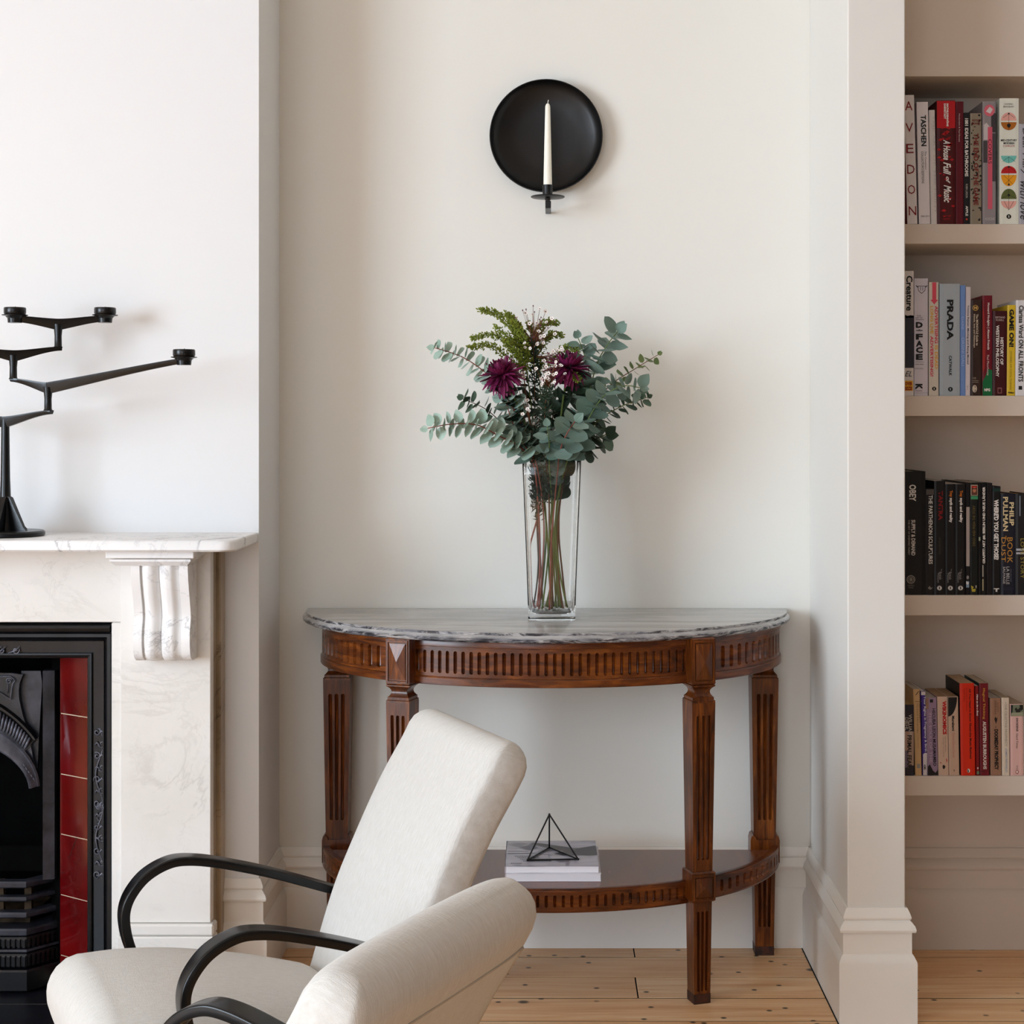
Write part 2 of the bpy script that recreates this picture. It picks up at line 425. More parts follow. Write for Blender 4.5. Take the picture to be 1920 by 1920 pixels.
def side(X):
    def bx(x0, x1, *r, bev=.002):
        a, c = sorted((X(x0), X(x1))); return MB().box(a, c, *r, bev=bev)
    bx(XJ0, XJ1, YJ, YJ+.03, .185, ZB, bev=.0015).build('jamb', M['marble'], mp)
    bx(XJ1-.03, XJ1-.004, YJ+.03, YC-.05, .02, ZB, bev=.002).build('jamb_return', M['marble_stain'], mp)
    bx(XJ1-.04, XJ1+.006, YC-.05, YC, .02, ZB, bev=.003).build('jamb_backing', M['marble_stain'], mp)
    bx(XJ0-.024, XJ0-.0008, -.398, YC, .0, ZF-.0008, bev=.002).build('inner_slip', M['marble'], mp)
    o = bx(XJ0-.004, XJ1+.009, YJ-.012, YJ+.03, .158, .184, bev=.004).build('plinth_moulding', M['marble'], mp)
    bx(XJ0-.004, XJ1+.009, YJ-.014, YJ+.03, .0, .157, bev=.003).build('plinth_block', M['marble'], mp)
    # capping below the shelf
    bx(XJ0-.002, XJ1-.012, -.525, YJ, ZB-.017, ZB, bev=.002).build('capping', M['marble_shelf'], mp)
    x0, x1 = XJ0+.004, XJ1-.022
    b = MB(); rings = []
    for ins, z in ((.0, ZB-.019), (.0, ZB-.024), (.004, ZB-.028), (.010, ZB-.034)):
        a, c = sorted((X(x0+ins), X(x1-ins)))
        rings.append([Vector(q) for q in ((a, -.515+ins, z), (c, -.515+ins, z), (c, YJ, z), (a, YJ, z))])
    b.loft(rings); b.build('capping_moulding', M['marble_shelf'], mp)
    # scrolled corbel: two reeds between flat fillets, S-shaped in profile
    x0, x1 = P(245, 1100, -.5).x, P(352, 1100, -.5).x
    zt, zb = ZB-.034, P(0, 1238, -.45).z
    def prof(s):      # protrusion of the face at s (0 top, 1 bottom)
        return -.5 + .030*(.5-.5*math.cos(PI*min(1, s/.62))) + .012*math.sin(PI*max(0, (s-.55)/.45)) * -1
    def cross(u):     # relief across the width
        pts = [(0, 0), (.15, 0), (.155, .010), (.20, .004), (.28, -.004), (.36, -.003), (.44, .004), (.475, .012), (.50, .004), (.515, -.001), (.54, .001), (.60, -.004), (.70, -.004), (.78, .004), (.83, .010), (.845, 0), (1, 0)]
        for (a, va), (c, vc) in zip(pts, pts[1:]):
            if a <= u <= c: return va+(vc-va)*(u-a)/(c-a+1e-9)
        return 0
    us = sorted({i/34 for i in range(35)} | {.15, .155, .475, .5, .845, .83})
    b = MB(); rings = []
    for i in range(25):
        s = i/24; z = zt+(zb-zt)*s; y = prof(s); sh = .018*(.5-.5*math.cos(PI*s))*(1 if X(0) == 0 else 1)
        ends = 1-.35*max(0, (s-.93)/.07)**2
        row = [Vector((X(x0+(x1-x0)*u), min(y+cross(u)+(1-ends)*.05, YJ-.004), z)) for u in us]
        row = [Vector((row[0].x, YJ+.001, z))]+row+[Vector((row[-1].x, YJ+.001, z))]
        rings.append(row)
    b.loft(rings); b.build('corbel', M['marble_shelf'], mp, 35)
both(side)

# ------------------------------------------------------------------ cast iron insert
YI = -0.385
ins = thing('fireplace_insert', 'black cast iron fireplace insert with red tiled cheeks and arched hood', 'fireplace', (FX, YI, 0))
XO = P(212, 1400, YI).x; HW = XO-FX; ZO = P(0, 1185, YI).z
prof = [(0, -.05), (0, .008), (.003, .013), (.010, .0135), (.014, .010), (.0165, .0055), (.0185, .008), (.0205, .0035), (.0475, -.004), (.049, .001), (.0525, .002), (.0585, -.001), (.0605, -.006), (.062, -.05)]
def frame_band(path3):
    b = MB(); b.loft(path3); return b
def ringpts(x, z, dx, dz):      # mitre station: offset inward by d along (dx, dz)
    return [Vector((x+dx*d, YI-h, z+dz*d)) for d, h in prof]
R_ = HW
b = MB()
b.loft([ringpts(FX-R_, 0, 1, 0), ringpts(FX-R_, ZO, 1, -1), ringpts(FX+R_, ZO, -1, -1), ringpts(FX+R_, 0, -1, 0)], True)
b.build('frame', M['iron'], ins, 30)
b = MB()
pr = [(ZO-.001, 0), (ZO+.001, .010), (ZO+.004, .012), (ZO+.010, .014), (ZO+.016, .011), (P(0, 1170, YI).z, .002), (P(0, 1170, YI).z, -.03), (ZO-.001, -.03)]
b.loft([[Vector((x, YI-h, z)) for z, h in pr] for x in (FX-R_+.004, FX+R_-.004)])
b.build('frame_cornice', M['iron'], ins, 30)
# raised scrollwork on the frame
def spiral(cx, cz, r0, a0, turns, dirn, y, n=20):
    return [Vector((cx+r0*(1-.85*k/n)*math.cos(a0+dirn*turns*2*PI*k/n), y, cz+r0*(1-.85*k/n)*math.sin(a0+dirn*turns*2*PI*k/n))) for k in range(n+1)]
def orn(sgn):
    b = MB(); rr = .0016
    X = lambda x: x if sgn == 1 else 2*FX-x
    yy = YI-.0012
    def tb(path, r=rr): b.tube([Vector((X(p.x), p.y, p.z)) for p in path], [1.3*r*(.75+.5*math.sin(PI*i/(len(path)-1))) for i in range(len(path))], 5)
    xm = P(187, 0, YI).x
    zt_, zb_ = P(0, 1364, YI).z, P(0, 1648, YI).z
    H = zt_-zb_; wv_ = .0115
    rnd = random.Random(3)
    # winding stem with curls to alternate sides, shell in the middle
    st = [Vector((xm+.0085*math.sin(2*PI*2.4*s), yy, zt_-H*s)) for s in [i/40 for i in range(41)]]
    tb(st, .0013)
    for i in range(13):
        s = .03+.94*i/12; d = 1 if i % 2 else -1
        tb(spiral(xm+d*.0055, zt_-H*s, .009, rnd.uniform(0, 6), 1.25, d, yy), .0012)
        tb([Vector((xm-d*.011, yy, zt_-H*(s+.012))), Vector((xm-d*.006, yy-.0008, zt_-H*(s-.01))), Vector((xm+d*.004, yy, zt_-H*(s+.02)))], .0017)
    zc = (zt_+zb_)/2-.006
    for k in range(7):
        a = PI/2+(k-3)*.33
        tb([Vector((xm+.004, yy, zc-.012)), Vector((xm+.004+.011*math.cos(a), yy-.0012, zc-.012+.013*math.sin(a))), Vector((xm+.004+.016*math.cos(a), yy, zc-.012+.021*math.sin(a)))], .0014)
    for k in range(6):
        a = k*PI/3; b.lathe([(.0, 0), (.0022, .0004), (.0016, .0018), (0, .0022)], 6, Matrix.Translation((X(xm+.005*math.cos(a)), yy, zc-.028+.005*math.sin(a))) @ Matrix.Rotation(PI/2, 4, 'X'))
    # top corner spray
    for k in range(5):
        x0 = P(40-k*26, 0, YI).x; zc2 = P(0, 1217, YI).z
        tb(spiral(x0-.012, zc2-.003, .0085, .5+k, 1.3, 1 if k % 2 else -1, yy), .0012)
        tb([Vector((x0-.03, yy, zc2-.009)), Vector((x0-.014, yy-.001, zc2-.004)), Vector((x0-.002, yy, zc2+.007))], .0014)
    o = b.build('scroll_ornament', M['relief'], ins, True); o['kind'] = 'stuff'
for sg in (1, -1): orn(sg)
# splayed tile cheeks
def cheek(sgn):
    X = lambda x: x if sgn == 1 else 2*FX-x
    A = Vector((P(166, 1400, -.372).x, -.366, 0)); B = Vector((P(113, 1400, -.31).x, -.308, 0))
    d = (B-A); Ln = d.length; d.normalize(); nrm = Vector((-d.y, d.x, 0)) ; 
    if nrm.y > 0: nrm = -nrm
    def slab(b, u0, u1, z0, z1, t0, t1, bev=0.0):
        q = [A+d*u0+nrm*t0, A+d*u1+nrm*t0, A+d*u1+nrm*t1, A+d*u0+nrm*t1]
        rings = [[Vector((X(p.x), p.y, z)) for p in q] for z in (z0, z1)]
        b.loft(rings)
    b = MB(); slab(b, -.02, Ln, .0, .80, -.02, -.0012); b.build('tile_grouting', M['grout'], ins)
    zs = [0.02, .0785, .2194, .3607, .5007, .642, .79]
    for z0, z1 in zip(zs, zs[1:]):
        b = MB(); slab(b, -.018, Ln, z0+.0011, z1-.0011, -.0012, .001)
        b.build('tile', M['tile'], ins)
        if abs(z1-.3607) < .001:      # hairline crack in the fourth tile
            b = MB()
            for (u0, v0), (u1, v1) in zip([(.042, .0), (.048, -.012), (.060, -.033), (.066, -.045)], [(.048, -.012), (.060, -.033), (.066, -.045), (.072, -.052)]):
                p = [A+d*u0+nrm*.0012, A+d*(u0+.0018)+nrm*.0012, A+d*(u1+.0018)+nrm*.0012, A+d*u1+nrm*.0012]
                zz = [z1+v0, z1+v0, z1+v1, z1+v1]
                b.f([b.v((X(q.x), q.y, zq)) for q, zq in zip(p, zz)])
            b.build('crack', M['gap'], ins)
for sg in (1, -1): cheek(sg)
# iron posts, back plate and firebox
def post(sgn):
    X = lambda x: x if sgn == 1 else 2*FX-x
    b = MB()
    q = [(P(81, 0, -.30).x, -.285), (P(84, 0, -.30).x, -.315), (P(103, 0, -.305).x, -.308), (P(106, 0, -.30).x, -.285)]
    b.loft([[Vector((X(x), y, z)) for x, y in q] for z in (.255, P(0, 1256, -.3).z)])
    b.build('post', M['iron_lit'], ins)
    b = MB(); b.loft([[Vector((X(x), y, z)) for x, y in ((-1.144, -.30), (-1.144, -.12), (-1.175, -.12), (-1.175, -.28))] for z in (0, .80)])
    b.build('side_plate', M['soot'], ins)
for sg in (1, -1): post(sg)
b = MB(); b.box(FX-.47, FX+.47, -.12, -.10, 0, .86); b.build('fire_back', M['soot'], ins)
b = MB(); b.box(FX-.47, FX+.47, -.345, -.12, .80, .86); b.build('throat_plate', M['soot'], ins)
b = MB(); b.box(FX-.34, FX+.34, -.30, -.12, .0, .02); b.build('fire_floor', M['soot'], ins)
# arched hood
ZA = P(0, 1480, -.31).z
def arc(rx, rz, y, n=36, a0=.05):
    return [Vector((FX+rx*math.cos(a0+(PI-2*a0)*k/n), y, ZA+rz*math.sin(a0+(PI-2*a0)*k/n))) for k in range(n+1)]
b = MB(); b.loft([arc(.268, .137, -.30), arc(.268, .139, -.332), arc(.271, .146, -.337), arc(.275, .155, -.334), arc(.279, .166, -.326), arc(.283, .180, -.320), arc(.286, .184, -.322), arc(.289, .189, -.317)], False)
b.build('hood_lip', M['relief'], ins, 40)
b = MB(); b.loft([arc(*q_, 36, .50) for q_ in ((.289, .189, -.317), (.299, .21, -.312), (.311, .236, -.315), (.314, .241, -.321), (.318, .247, -.321), (.321, .252, -.309))], False)
b.build('hood_band', M['iron'], ins, 40)
b = MB()
for k in range(64):
    a = .52+(PI-1.04)*k/63
    q = lambda rx, rz, y, da: Vector((FX+rx*math.cos(a+da), y, ZA+rz*math.sin(a+da)))
    b.tube([q(.290, .190, -.316, 0), q(.295, .20, -.320, .004), q(.303, .218, -.322, .012), q(.310, .235, -.318, .026)], [.0015, .003, .0036, .0028], 6)
o = b.build('fluting', M['relief'], ins, True); o['kind'] = 'stuff'
b = MB()
out = [P(42, 1262, -.31), P(44, 1268, -.31), P(38, 1276, -.31), P(35, 1290, -.31), P(36, 1310, -.31), P(41, 1335, -.31), P(49, 1360, -.31), P(56, 1388, -.31), P(62, 1420, -.31), P(68, 1450, -.31), P(70, 1462, -.31)]
def plate_pts(): 
    r = [Vector((p.x, p.y, p.z)) for p in out]
    return r
N_ = len(out)
inner = []
for i in range(N_):
    a = .10+(PI/2-.10)*(1-i/(N_-1)); a = PI/2-(PI/2-.12)*(i/(N_-1))
    inner.append(Vector((FX+.325*math.cos(a), -.313, ZA+.252*math.sin(a))))
top = [Vector((FX, -.31, P(0, 1262, -.31).z))]
# spandrel plate: strip from the arch up to the plate's outline, mirrored
for sg in (1, -1):
    X = (lambda x: x) if sg == 1 else (lambda x: 2*FX-x)
    b = MB(); fr = []; bk = []
    zt = P(0, 1262, -.31).z
    arch = [Vector((FX+.286*math.cos(a), -.309, ZA+.186*math.sin(a))) for a in [PI/2-(PI/2-.12)*i/24 for i in range(25)]]
    outl = []
    def xout(z):
        for p, q in zip(out, out[1:]):
            if q.z <= z <= p.z: return p.x+(q.x-p.x)*(p.z-z)/(p.z-q.z+1e-9)
        return out[-1].x
    rows = []
    for i in range(25):
        u = i/24
        tgt = Vector((FX+(out[2].x-FX)*min(1, u/.45), -.31, zt)) if u < .45 else None
        if tgt is None:
            z = zt+(out[-1].z-zt)*((u-.45)/.55); tgt = Vector((xout(z), -.31, z))
        rows.append((arch[i], tgt))
    rg = [[Vector((X(a.x), a.y-.001, a.z)), Vector((X(c.x), c.y-.001, c.z)), Vector((X(c.x), c.y+.012, c.z)), Vector((X(a.x), a.y+.012, a.z))] for a, c in rows]
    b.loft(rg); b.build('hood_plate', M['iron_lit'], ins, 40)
    b = MB()       # raised panel outline on the spandrel
    path = [P(-20, 1270, -.315), P(18, 1268, -.315), P(25, 1272, -.315), P(28, 1277, -.315), P(24, 1282, -.315), P(22, 1292, -.315), P(20, 1312, -.315)]
    path += [P(12, 1307, -.315), P(2, 1300, -.315), P(-14, 1295, -.315)]
    b.tube([Vector((X(p.x), p.y, p.z)) for p in path], .0013, 6)
    b.tube([Vector((X(p.x), p.y, p.z)) for p in (P(15, 1283, -.314), P(14, 1300, -.314))], .001, 6)
    b.tube([Vector((X(p.x), p.y, p.z)) for p in spiral(P(17, 1277, -.314).x, P(17, 1277, -.314).z, .008, 0, 1.6, 1, -.314)], .0013, 6)
    for k in range(5):
        p = P(44+k*4.6, 1432+k*6.5, -.335)
        b.tube([Vector((X(p.x), p.y, p.z)), Vector((X(p.x+.003), p.y-.002, p.z-.006)), Vector((X(p.x+.006), p.y, p.z-.004))], .0016, 5)
    o = b.build('panel_relief', M['relief'], ins, True); o['kind'] = 'stuff'
    b = MB()       # damper plate behind the hood
    q = [P(40, 1258, -.298), P(76, 1258, -.298), P(79, 1282, -.298), P(76, 1330, -.298), P(72, 1400, -.298), P(70, 1455, -.298), P(52, 1420, -.298), P(38, 1330, -.298)]
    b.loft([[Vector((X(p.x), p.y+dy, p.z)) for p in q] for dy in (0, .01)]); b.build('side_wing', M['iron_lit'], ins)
# stepped grate front: centre straight, returns splayed back
def grate_ring(off, z, y0=-.335, hw=.262, hw2=.325, yb=-.262):
    return [Vector((FX+x, y-off, z)) for x, y in ((-hw2-off*.5, yb), (-hw-off*.4, y0), (hw+off*.4, y0), (hw2+off*.5, yb))]
def bar(z0, z1, off, th, name, mat, ribs=None):
    b = MB()
    a = [grate_ring(off, z0+.003), grate_ring(off+.003, z0+.006), grate_ring(off+.003, z1-.004), grate_ring(off, z1)]
    bk = [grate_ring(off-th, z1), grate_ring(off-th, z0+.003)]
    rows = a+bk+[a[0]]
    b.loft(rows, False)
    return b.build(name, mat, ins, 30)
Zg = lambda py: P(0, py, -.335).z
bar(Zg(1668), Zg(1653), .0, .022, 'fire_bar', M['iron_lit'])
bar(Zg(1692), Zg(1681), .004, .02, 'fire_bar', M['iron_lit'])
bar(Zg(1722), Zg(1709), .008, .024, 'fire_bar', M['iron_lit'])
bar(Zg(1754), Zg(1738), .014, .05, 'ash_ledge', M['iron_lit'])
bar(Zg(1776), Zg(1754), .012, .02, 'ash_pan_front', M['iron'])
bar(Zg(1784), Zg(1776), .018, .03, 'ash_pan_bead', M['iron_lit'])
bar(Zg(1812), Zg(1784), .016, .02, 'ash_pan_skirt', M['iron'])
bar(.008, Zg(1812), .026, .03, 'ash_pan_base', M['iron'])
b = MB()
for z0, z1, off in ((Zg(1775), Zg(1756), .0165), (Zg(1809), Zg(1786), .0205)):
    r0 = grate_ring(off, z0); r1 = grate_ring(off, z1)
    for i in (0, 1, 2):
        a0, a1, c0, c1 = r0[i], r0[i+1], r1[i], r1[i+1]
        n = max(3, int((a1-a0).length/.0115))
        for k in range(n):
            if i == 1 and abs((k+.5)/n-.5) < .12: continue
            u0, u1 = (k+.15)/n, (k+.85)/n
            q = [a0.lerp(a1, u0), a0.lerp(a1, u1), c0.lerp(c1, u1), c0.lerp(c1, u0)]
            dy = Vector((0, -.0022, 0)); m = sum((p for p in q), Vector())/4
            vs = [b.v(p) for p in q]; ws = [b.v(m+(p-m)*.75+dy) for p in q]
            b.f(ws)
            for j in range(4): b.f((vs[j], vs[(j+1) % 4], ws[(j+1) % 4], ws[j]))
o = b.build('ribbing', M['iron'], ins); o['kind'] = 'stuff'
b = MB()
for i in range(9):
    x = FX-.26+.065*i; b.box(x-.008, x+.008, -.315, -.30, .17, Zg(1655))
o = b.build('upright_bars', M['ash'], ins); o['kind'] = 'stuff'
b = MB()
for sgx in (1, -1): b.box(FX+sgx*.318-.012, FX+sgx*.318+.012, -.285, -.26, .17, Zg(1640), bev=.003)
b.box(FX-.30, FX+.30, -.27, -.255, Zg(1650), Zg(1600), bev=.004)
b.build('fire_brick_plate', M['soot'], ins)
MB().box(FX-.26, FX+.26, -.30, -.14, .15, .165).build('grate_bottom', M['ash'], ins)
# hearth
h = MB().box(2*FX-XJ0+.02, XJ0-.026, -.4245, -.28, .0002, .006, bev=.001).build('hearth', M['slate'], None, loc=(FX, -.40, 0))
tag(h, 'black slate back hearth slab inside the fireplace', 'hearth')
h = MB().box(2*FX-XJ1, XJ1, -.86, -.426, .0002, .006, bev=.001).build('hearth', M['slate'], None, loc=(FX, -.60, 0))
tag(h, 'wide black slate front hearth slab laid on the floor before the fireplace', 'hearth')

# ------------------------------------------------------------------ candelabra on the mantel shelf
YA = -.41
ZM = ZT
cd = thing('candelabra', 'black cast metal candelabra of stacked branching arms standing on the marble mantel shelf', 'candelabra', (P(10, 1003, YA).x, YA, ZM))
cxa = P(10, 0, YA).x
T = lambda x, y, z: Matrix.Translation((x, y, z))
b = MB(); b.lathe([(.0, ZM+.0), (.083, ZM), (.0865, ZM+.003), (.0865, ZM+.009), (.083, ZM+.0125), (.0, ZM+.013)], 48, T(cxa, YA, 0), False)
b.build('base', M['black_metal'], cd, 35)
b = MB()
zc = [P(0, y, YA).z for y in (1000, 975, 950, 935, 900, 850, 805, 786)]
b.lathe([(r, z) for r, z in zip((.020, .0165, .0145, .0125, .0108, .0098, .0092, .0088), zc)], 12, T(cxa, YA, 0))
for k, a in enumerate((-18, 55, 128, 205, 268)):
    d = Vector((math.cos(R(a)), math.sin(R(a)), 0)); nn = Vector((-d.y, d.x, 0))
    pts = [(.006, zc[0]+.004), (.058, ZM+.012), (.050, ZM+.020), (.016, zc[3]+.002), (.006, zc[3]+.008)]
    rings = []
    for tt in (-1, 1):
        rings.append([Vector((cxa, YA, 0))+d*r+nn*tt*(.0035+.003*(r < .05))+Vector((0, 0, z)) for r, z in pts])
    b.loft(rings)
b.build('column', M['black_metal'], cd, 35)
def arm(b, hub, tip, dh, dt, wd=.0085, curl=.75):
    rings = []; n = 12; ax = Vector((tip.x-hub.x, tip.y-hub.y, 0)); ax.normalize(); sd = Vector((-ax.y, ax.x, 0))
    for i in range(n+1):
        s = i/n; p = hub.lerp(tip, s); e = s*s*(3-2*s)
        zt = hub.z+(tip.z-hub.z)*((1-curl)*s+curl*e)
        dep = dh+(dt-dh)*(1-(1-s)**1.6) if s < 1 else dt
        w_ = wd*(1-.15*s)
        rings.append([Vector((p.x, p.y, zt))+sd*w_, Vector((p.x, p.y, zt))-sd*w_, Vector((p.x, p.y, zt-.004))-sd*w_, Vector((p.x, p.y, zt-dep))-sd*.0035, Vector((p.x, p.y, zt-dep))+sd*.0035, Vector((p.x, p.y, zt-.004))+sd*w_])
    b.loft(rings)
def tier(hub, tips, post0, post1, r0, dh=.026):
    b = MB()
    for tp, dt in tips: arm(b, hub, tp, dh, dt, .0085, .75 if (tp-hub).length < .2 else .12)
    if post0 is not None:
        b.lathe([(r0*1.25, post0.z), (r0, post0.z+.004), (r0*.95, (post0.z+post1.z)/2), (r0*1.25, post1.z)], 12, T(hub.x, hub.y, 0))
    b.build('branch', M['black_metal'], cd, 35)
t1 = P(97, 769, -.45); h1 = P(8, 781, YA); l1 = Vector((2*h1.x-t1.x, -.37, t1.z))
tier(h1, [(t1, .009), (l1, .009)], None, None, 0)
h2 = P(90, 717, -.45); t2 = P(345, 671, -.49); l2 = P(21, 709, -.43)
tier(h2, [(t2, .012), (l2, .008)], P(90, 770, -.45), P(90, 726, -.45), .0085)
h3 = P(25, 657, -.43); t3 = P(116, 650, -.39); l3 = P(-66, 650, -.47)
tier(h3, [(t3, .009), (l3, .009)], P(25, 711, -.43), P(25, 666, -.43), .0085)
h4 = P(109, 598, -.39); t4 = P(197, 592, -.36); l4 = P(28, 592, -.42)
tier(h4, [(t4, .014), (l4, .014)], P(109, 652, -.39), P(109, 608, -.39), .0085)
for tp in (t4, l4, t2, l3):
    b = MB(); z = tp.z
    b.lathe([(.0, z-.016), (.0155, z-.016), (.0165, z-.006), (.021, z-.001), (.0285, z+.0005), (.029, z+.002), (.0, z+.002)], 28, T(tp.x, tp.y, 0), False)
    cp = b.build('drip_plate', M['black_metal'], cd, 35)
    b = MB(); b.lathe([(.0225, z+.002), (.0245, z+.006), (.0245, z+.016), (.0235, z+.0185), (.0225, z+.0185), (.0215, z+.014), (.0, z+.0135)], 28, T(tp.x, tp.y, 0), False)
    b.build('candle_cup', M['black_metal'], cd, 35)
    b = MB(); b.tube([Vector((tp.x, tp.y, z+.0135)), Vector((tp.x+.001, tp.y, z+.021))], .0008, 5); b.build('wick', M['brown_stem'], cp)

# ------------------------------------------------------------------ wall sconce and its candle
cs = P(1024, 254, -.04)
sco = thing('wall_sconce', 'round black dish shaped wall sconce with a candle arm hanging on the cream wall', 'sconce', (cs.x, -.0, cs.z))
MY = Matrix.Translation((cs.x, 0, cs.z)) @ Matrix.Rotation(PI/2, 4, 'X')     # lathe axis along -Y
b = MB(); b.lathe([(.0, .010), (.07, .010), (.118, .0175), (.132, .026), (.1375, .036), (.1395, .0395), (.1415, .0395), (.142, .037), (.137, .023), (.120, .010), (.07, .003), (.0, .002)], 72, MY, False)
b.build('dish', M['sconce'], sco, 40)
YK = -.10
pc = P(1027, 371, YK)
b = MB()
b.box(pc.x-.006, pc.x+.008, YK+.002, -.0, pc.z-.026, pc.z-.021, bev=.001)
b.box(pc.x-.006, pc.x+.008, YK-.006, YK+.004, pc.z-.026, pc.z-.008, bev=.001)
b.build('arm', M['sconce'], sco)
b = MB(); b.lathe([(.0, pc.z-.007), (.006, pc.z-.007), (.008, pc.z-.002), (.040, pc.z+.0005), (.042, pc.z+.002), (.0415, pc.z+.0035), (.0, pc.z+.003)], 40, T(pc.x, YK, 0), False)
b.build('drip_pan', M['sconce'], sco, 35)
z0 = pc.z+.003; z1 = P(0, 347, YK).z
b = MB(); b.lathe([(.0128, z0), (.0122, z0+.004), (.0128, z1-.001), (.0128, z1), (.0112, z1), (.0112, z1-.008), (0, z1-.008)], 24, T(pc.x-.0005, YK, 0), False)
b.build('candle_socket', M['sconce'], sco, 35)
zt = P(0, 194, YK).z
can = thing('taper_candle', 'ivory taper candle in front of the black wall sconce dish', 'candle', (pc.x, YK, z1-.007))
b = MB(); b.lathe([(.0, z1-.0075), (.0106, z1-.0075), (.0106, z1), (.0085, z1+(zt-z1)*.5), (.0062, zt-.010), (.0058, zt-.006), (.0035, zt-.001), (.0, zt)], 24, T(pc.x, YK, 0), False)
b.build('shaft', M['wax'], can, 50)
b = MB(); b.tube([Vector((pc.x, YK, zt-.001)), Vector((pc.x+.0006, YK, zt+.004)), Vector((pc.x+.0015, YK, zt+.0085))], .0009, 6); b.build('wick', M['wax'], can)

# ------------------------------------------------------------------ half-moon console table
TX = -.003; AE, BE = .574, .463
tb = thing('console_table', 'half-moon mahogany console table with fluted legs, grey marble top and lower shelf', 'table', (TX, 0, 0))
def el(t_, off=0.0, a=AE, b_=BE):
    x, y = a*math.sin(t_), -b_*math.cos(t_)
    n = Vector((math.sin(t_)/a, -math.cos(t_)/b_)); n.normalize()
    return Vector((TX+x+n.x*off, y+n.y*off))
_tab = [(0.0, -PI/2)]
for i in range(1, 2001):
    ta = -PI/2+PI*i/2000; tb_ = -PI/2+PI*(i-1)/2000
    _tab.append((_tab[-1][0]+(el(ta)-el(tb_)).length, ta))
LEN = _tab[-1][0]
def s2t(s):
    s = max(0, min(LEN, s)); lo, hi = 0, len(_tab)-1
    while hi-lo > 1:
        m_ = (lo+hi)//2
        if _tab[m_][0] < s: lo = m_
        else: hi = m_
    a, c = _tab[lo], _tab[hi]; return a[1]+(c[1]-a[1])*(s-a[0])/(c[0]-a[0]+1e-12)
def t2s(t_):
    i = (t_+PI/2)/PI*2000; k = max(0, min(1999, int(i))); return _tab[k][0]+(_tab[k+1][0]-_tab[k][0])*(i-k)
def flutes(b, Fn, u0, u1, v0, v1, n, wf, s0, s1, dep, sub=1):
    """surface with n round-ended grooves sunk into it; Fn(u, v, depth)"""
    cw = (u1-u0)/n; hw = cw*wf/2
    lv = []
    for a in (0, 35, 65, 90): lv.append((s0+hw*(1-math.cos(R(a))), hw*math.sin(R(a))))
    for a in (90, 65, 35, 0): lv.append((s1-hw*(1-math.cos(R(a))), hw*math.sin(R(a))))
    K = 4
    for c in range(n):
        ua, ub = u0+c*cw, u0+(c+1)*cw; um = (ua+ub)/2
        L_ = [b.v(Fn(ua, v, 0)) for v, h in lv]; R2 = [b.v(Fn(ub, v, 0)) for v, h in lv]
        G = []
        for v, h in lv:
            row = []
            for k in range(K+1):
                x = -1+2*k/K
                row.append(b.v(Fn(um+h*x, v, dep*(h/hw)*math.sqrt(max(0, 1-x*x)))))
            G.append(row)
        for i in range(len(lv)-1):
            b.f((L_[i], G[i][0], G[i+1][0], L_[i+1])); b.f((G[i][K], R2[i], R2[i+1], G[i+1][K]))
            for k in range(K): b.f((G[i][k], G[i][k+1], G[i+1][k+1], G[i+1][k]))
        lo = [b.v(Fn(ua, v0, 0)), b.v(Fn(ub, v0, 0))]; hi = [b.v(Fn(ua, v1, 0)), b.v(Fn(ub, v1, 0))]
        b.f((lo[0], lo[1], R2[0], G[0][K], G[0][0], L_[0])); b.f((hi[1], hi[0], L_[-1], G[-1][0], G[-1][K], R2[-1]))
ZA0, ZA1 = CAM_H-.578, CAM_H-.4725           # apron bottom and top
TLEG = math.asin(.338/AE); SB = .030
secs = [(.004, t2s(-TLEG)-SB, 15), (t2s(-TLEG)+SB, t2s(TLEG)-SB, 34), (t2s(TLEG)+SB, LEN-.004, 15)]
for s0, s1, n in secs:
    b = MB(); Fn = lambda u, v, d: (lambda p: Vector((p.x, p.y, v)))(el(s2t(u), -d))
    za, zb = ZA0+.019, ZA1-.019
    flutes(b, Fn, s0, s1, za, zb, n, .46, ZA0+.026, ZA1-.028, .0085)
    b.build('frieze_panel', M['mahogany_rail'], tb, 30)
    N = max(8, n*2)
    for nm, z0, z1, of in (('frieze_lower_moulding', ZA0, za, .004), ('frieze_upper_moulding', zb, ZA1, .003)):
        b = MB(); rings = []
        for i in range(N+1):
            tt = s2t(s0+(s1-s0)*i/N); q = []
            for o_, z in ((of, z0+.001), (of, z1-.0035), (of*.6, z1-.001), (0, z1), (-.022, z1), (-.022, z0), (of-.001, z0)):
                p = el(tt, o_); q.append(Vector((p.x, p.y, z)))
            rings.append(q)
        b.loft(rings); b.build(nm, M['mahogany_rail'], tb, 30)
b = MB(); rings = []
for i in range(61):
    tt = s2t(.004+(LEN-.008)*i/60); q = []
    for o_, z in ((-.010, ZA0+.004), (-.010, ZA1), (-.024, ZA1), (-.024, ZA0+.004)):
        p = el(tt, o_); q.append(Vector((p.x, p.y, z)))
    rings.append(q)
b.loft(rings); b.box(TX-AE+.02, TX+AE-.02, -.03, -.008, ZA0+.004, ZA1); b.build('carcase', M['mahogany'], tb)
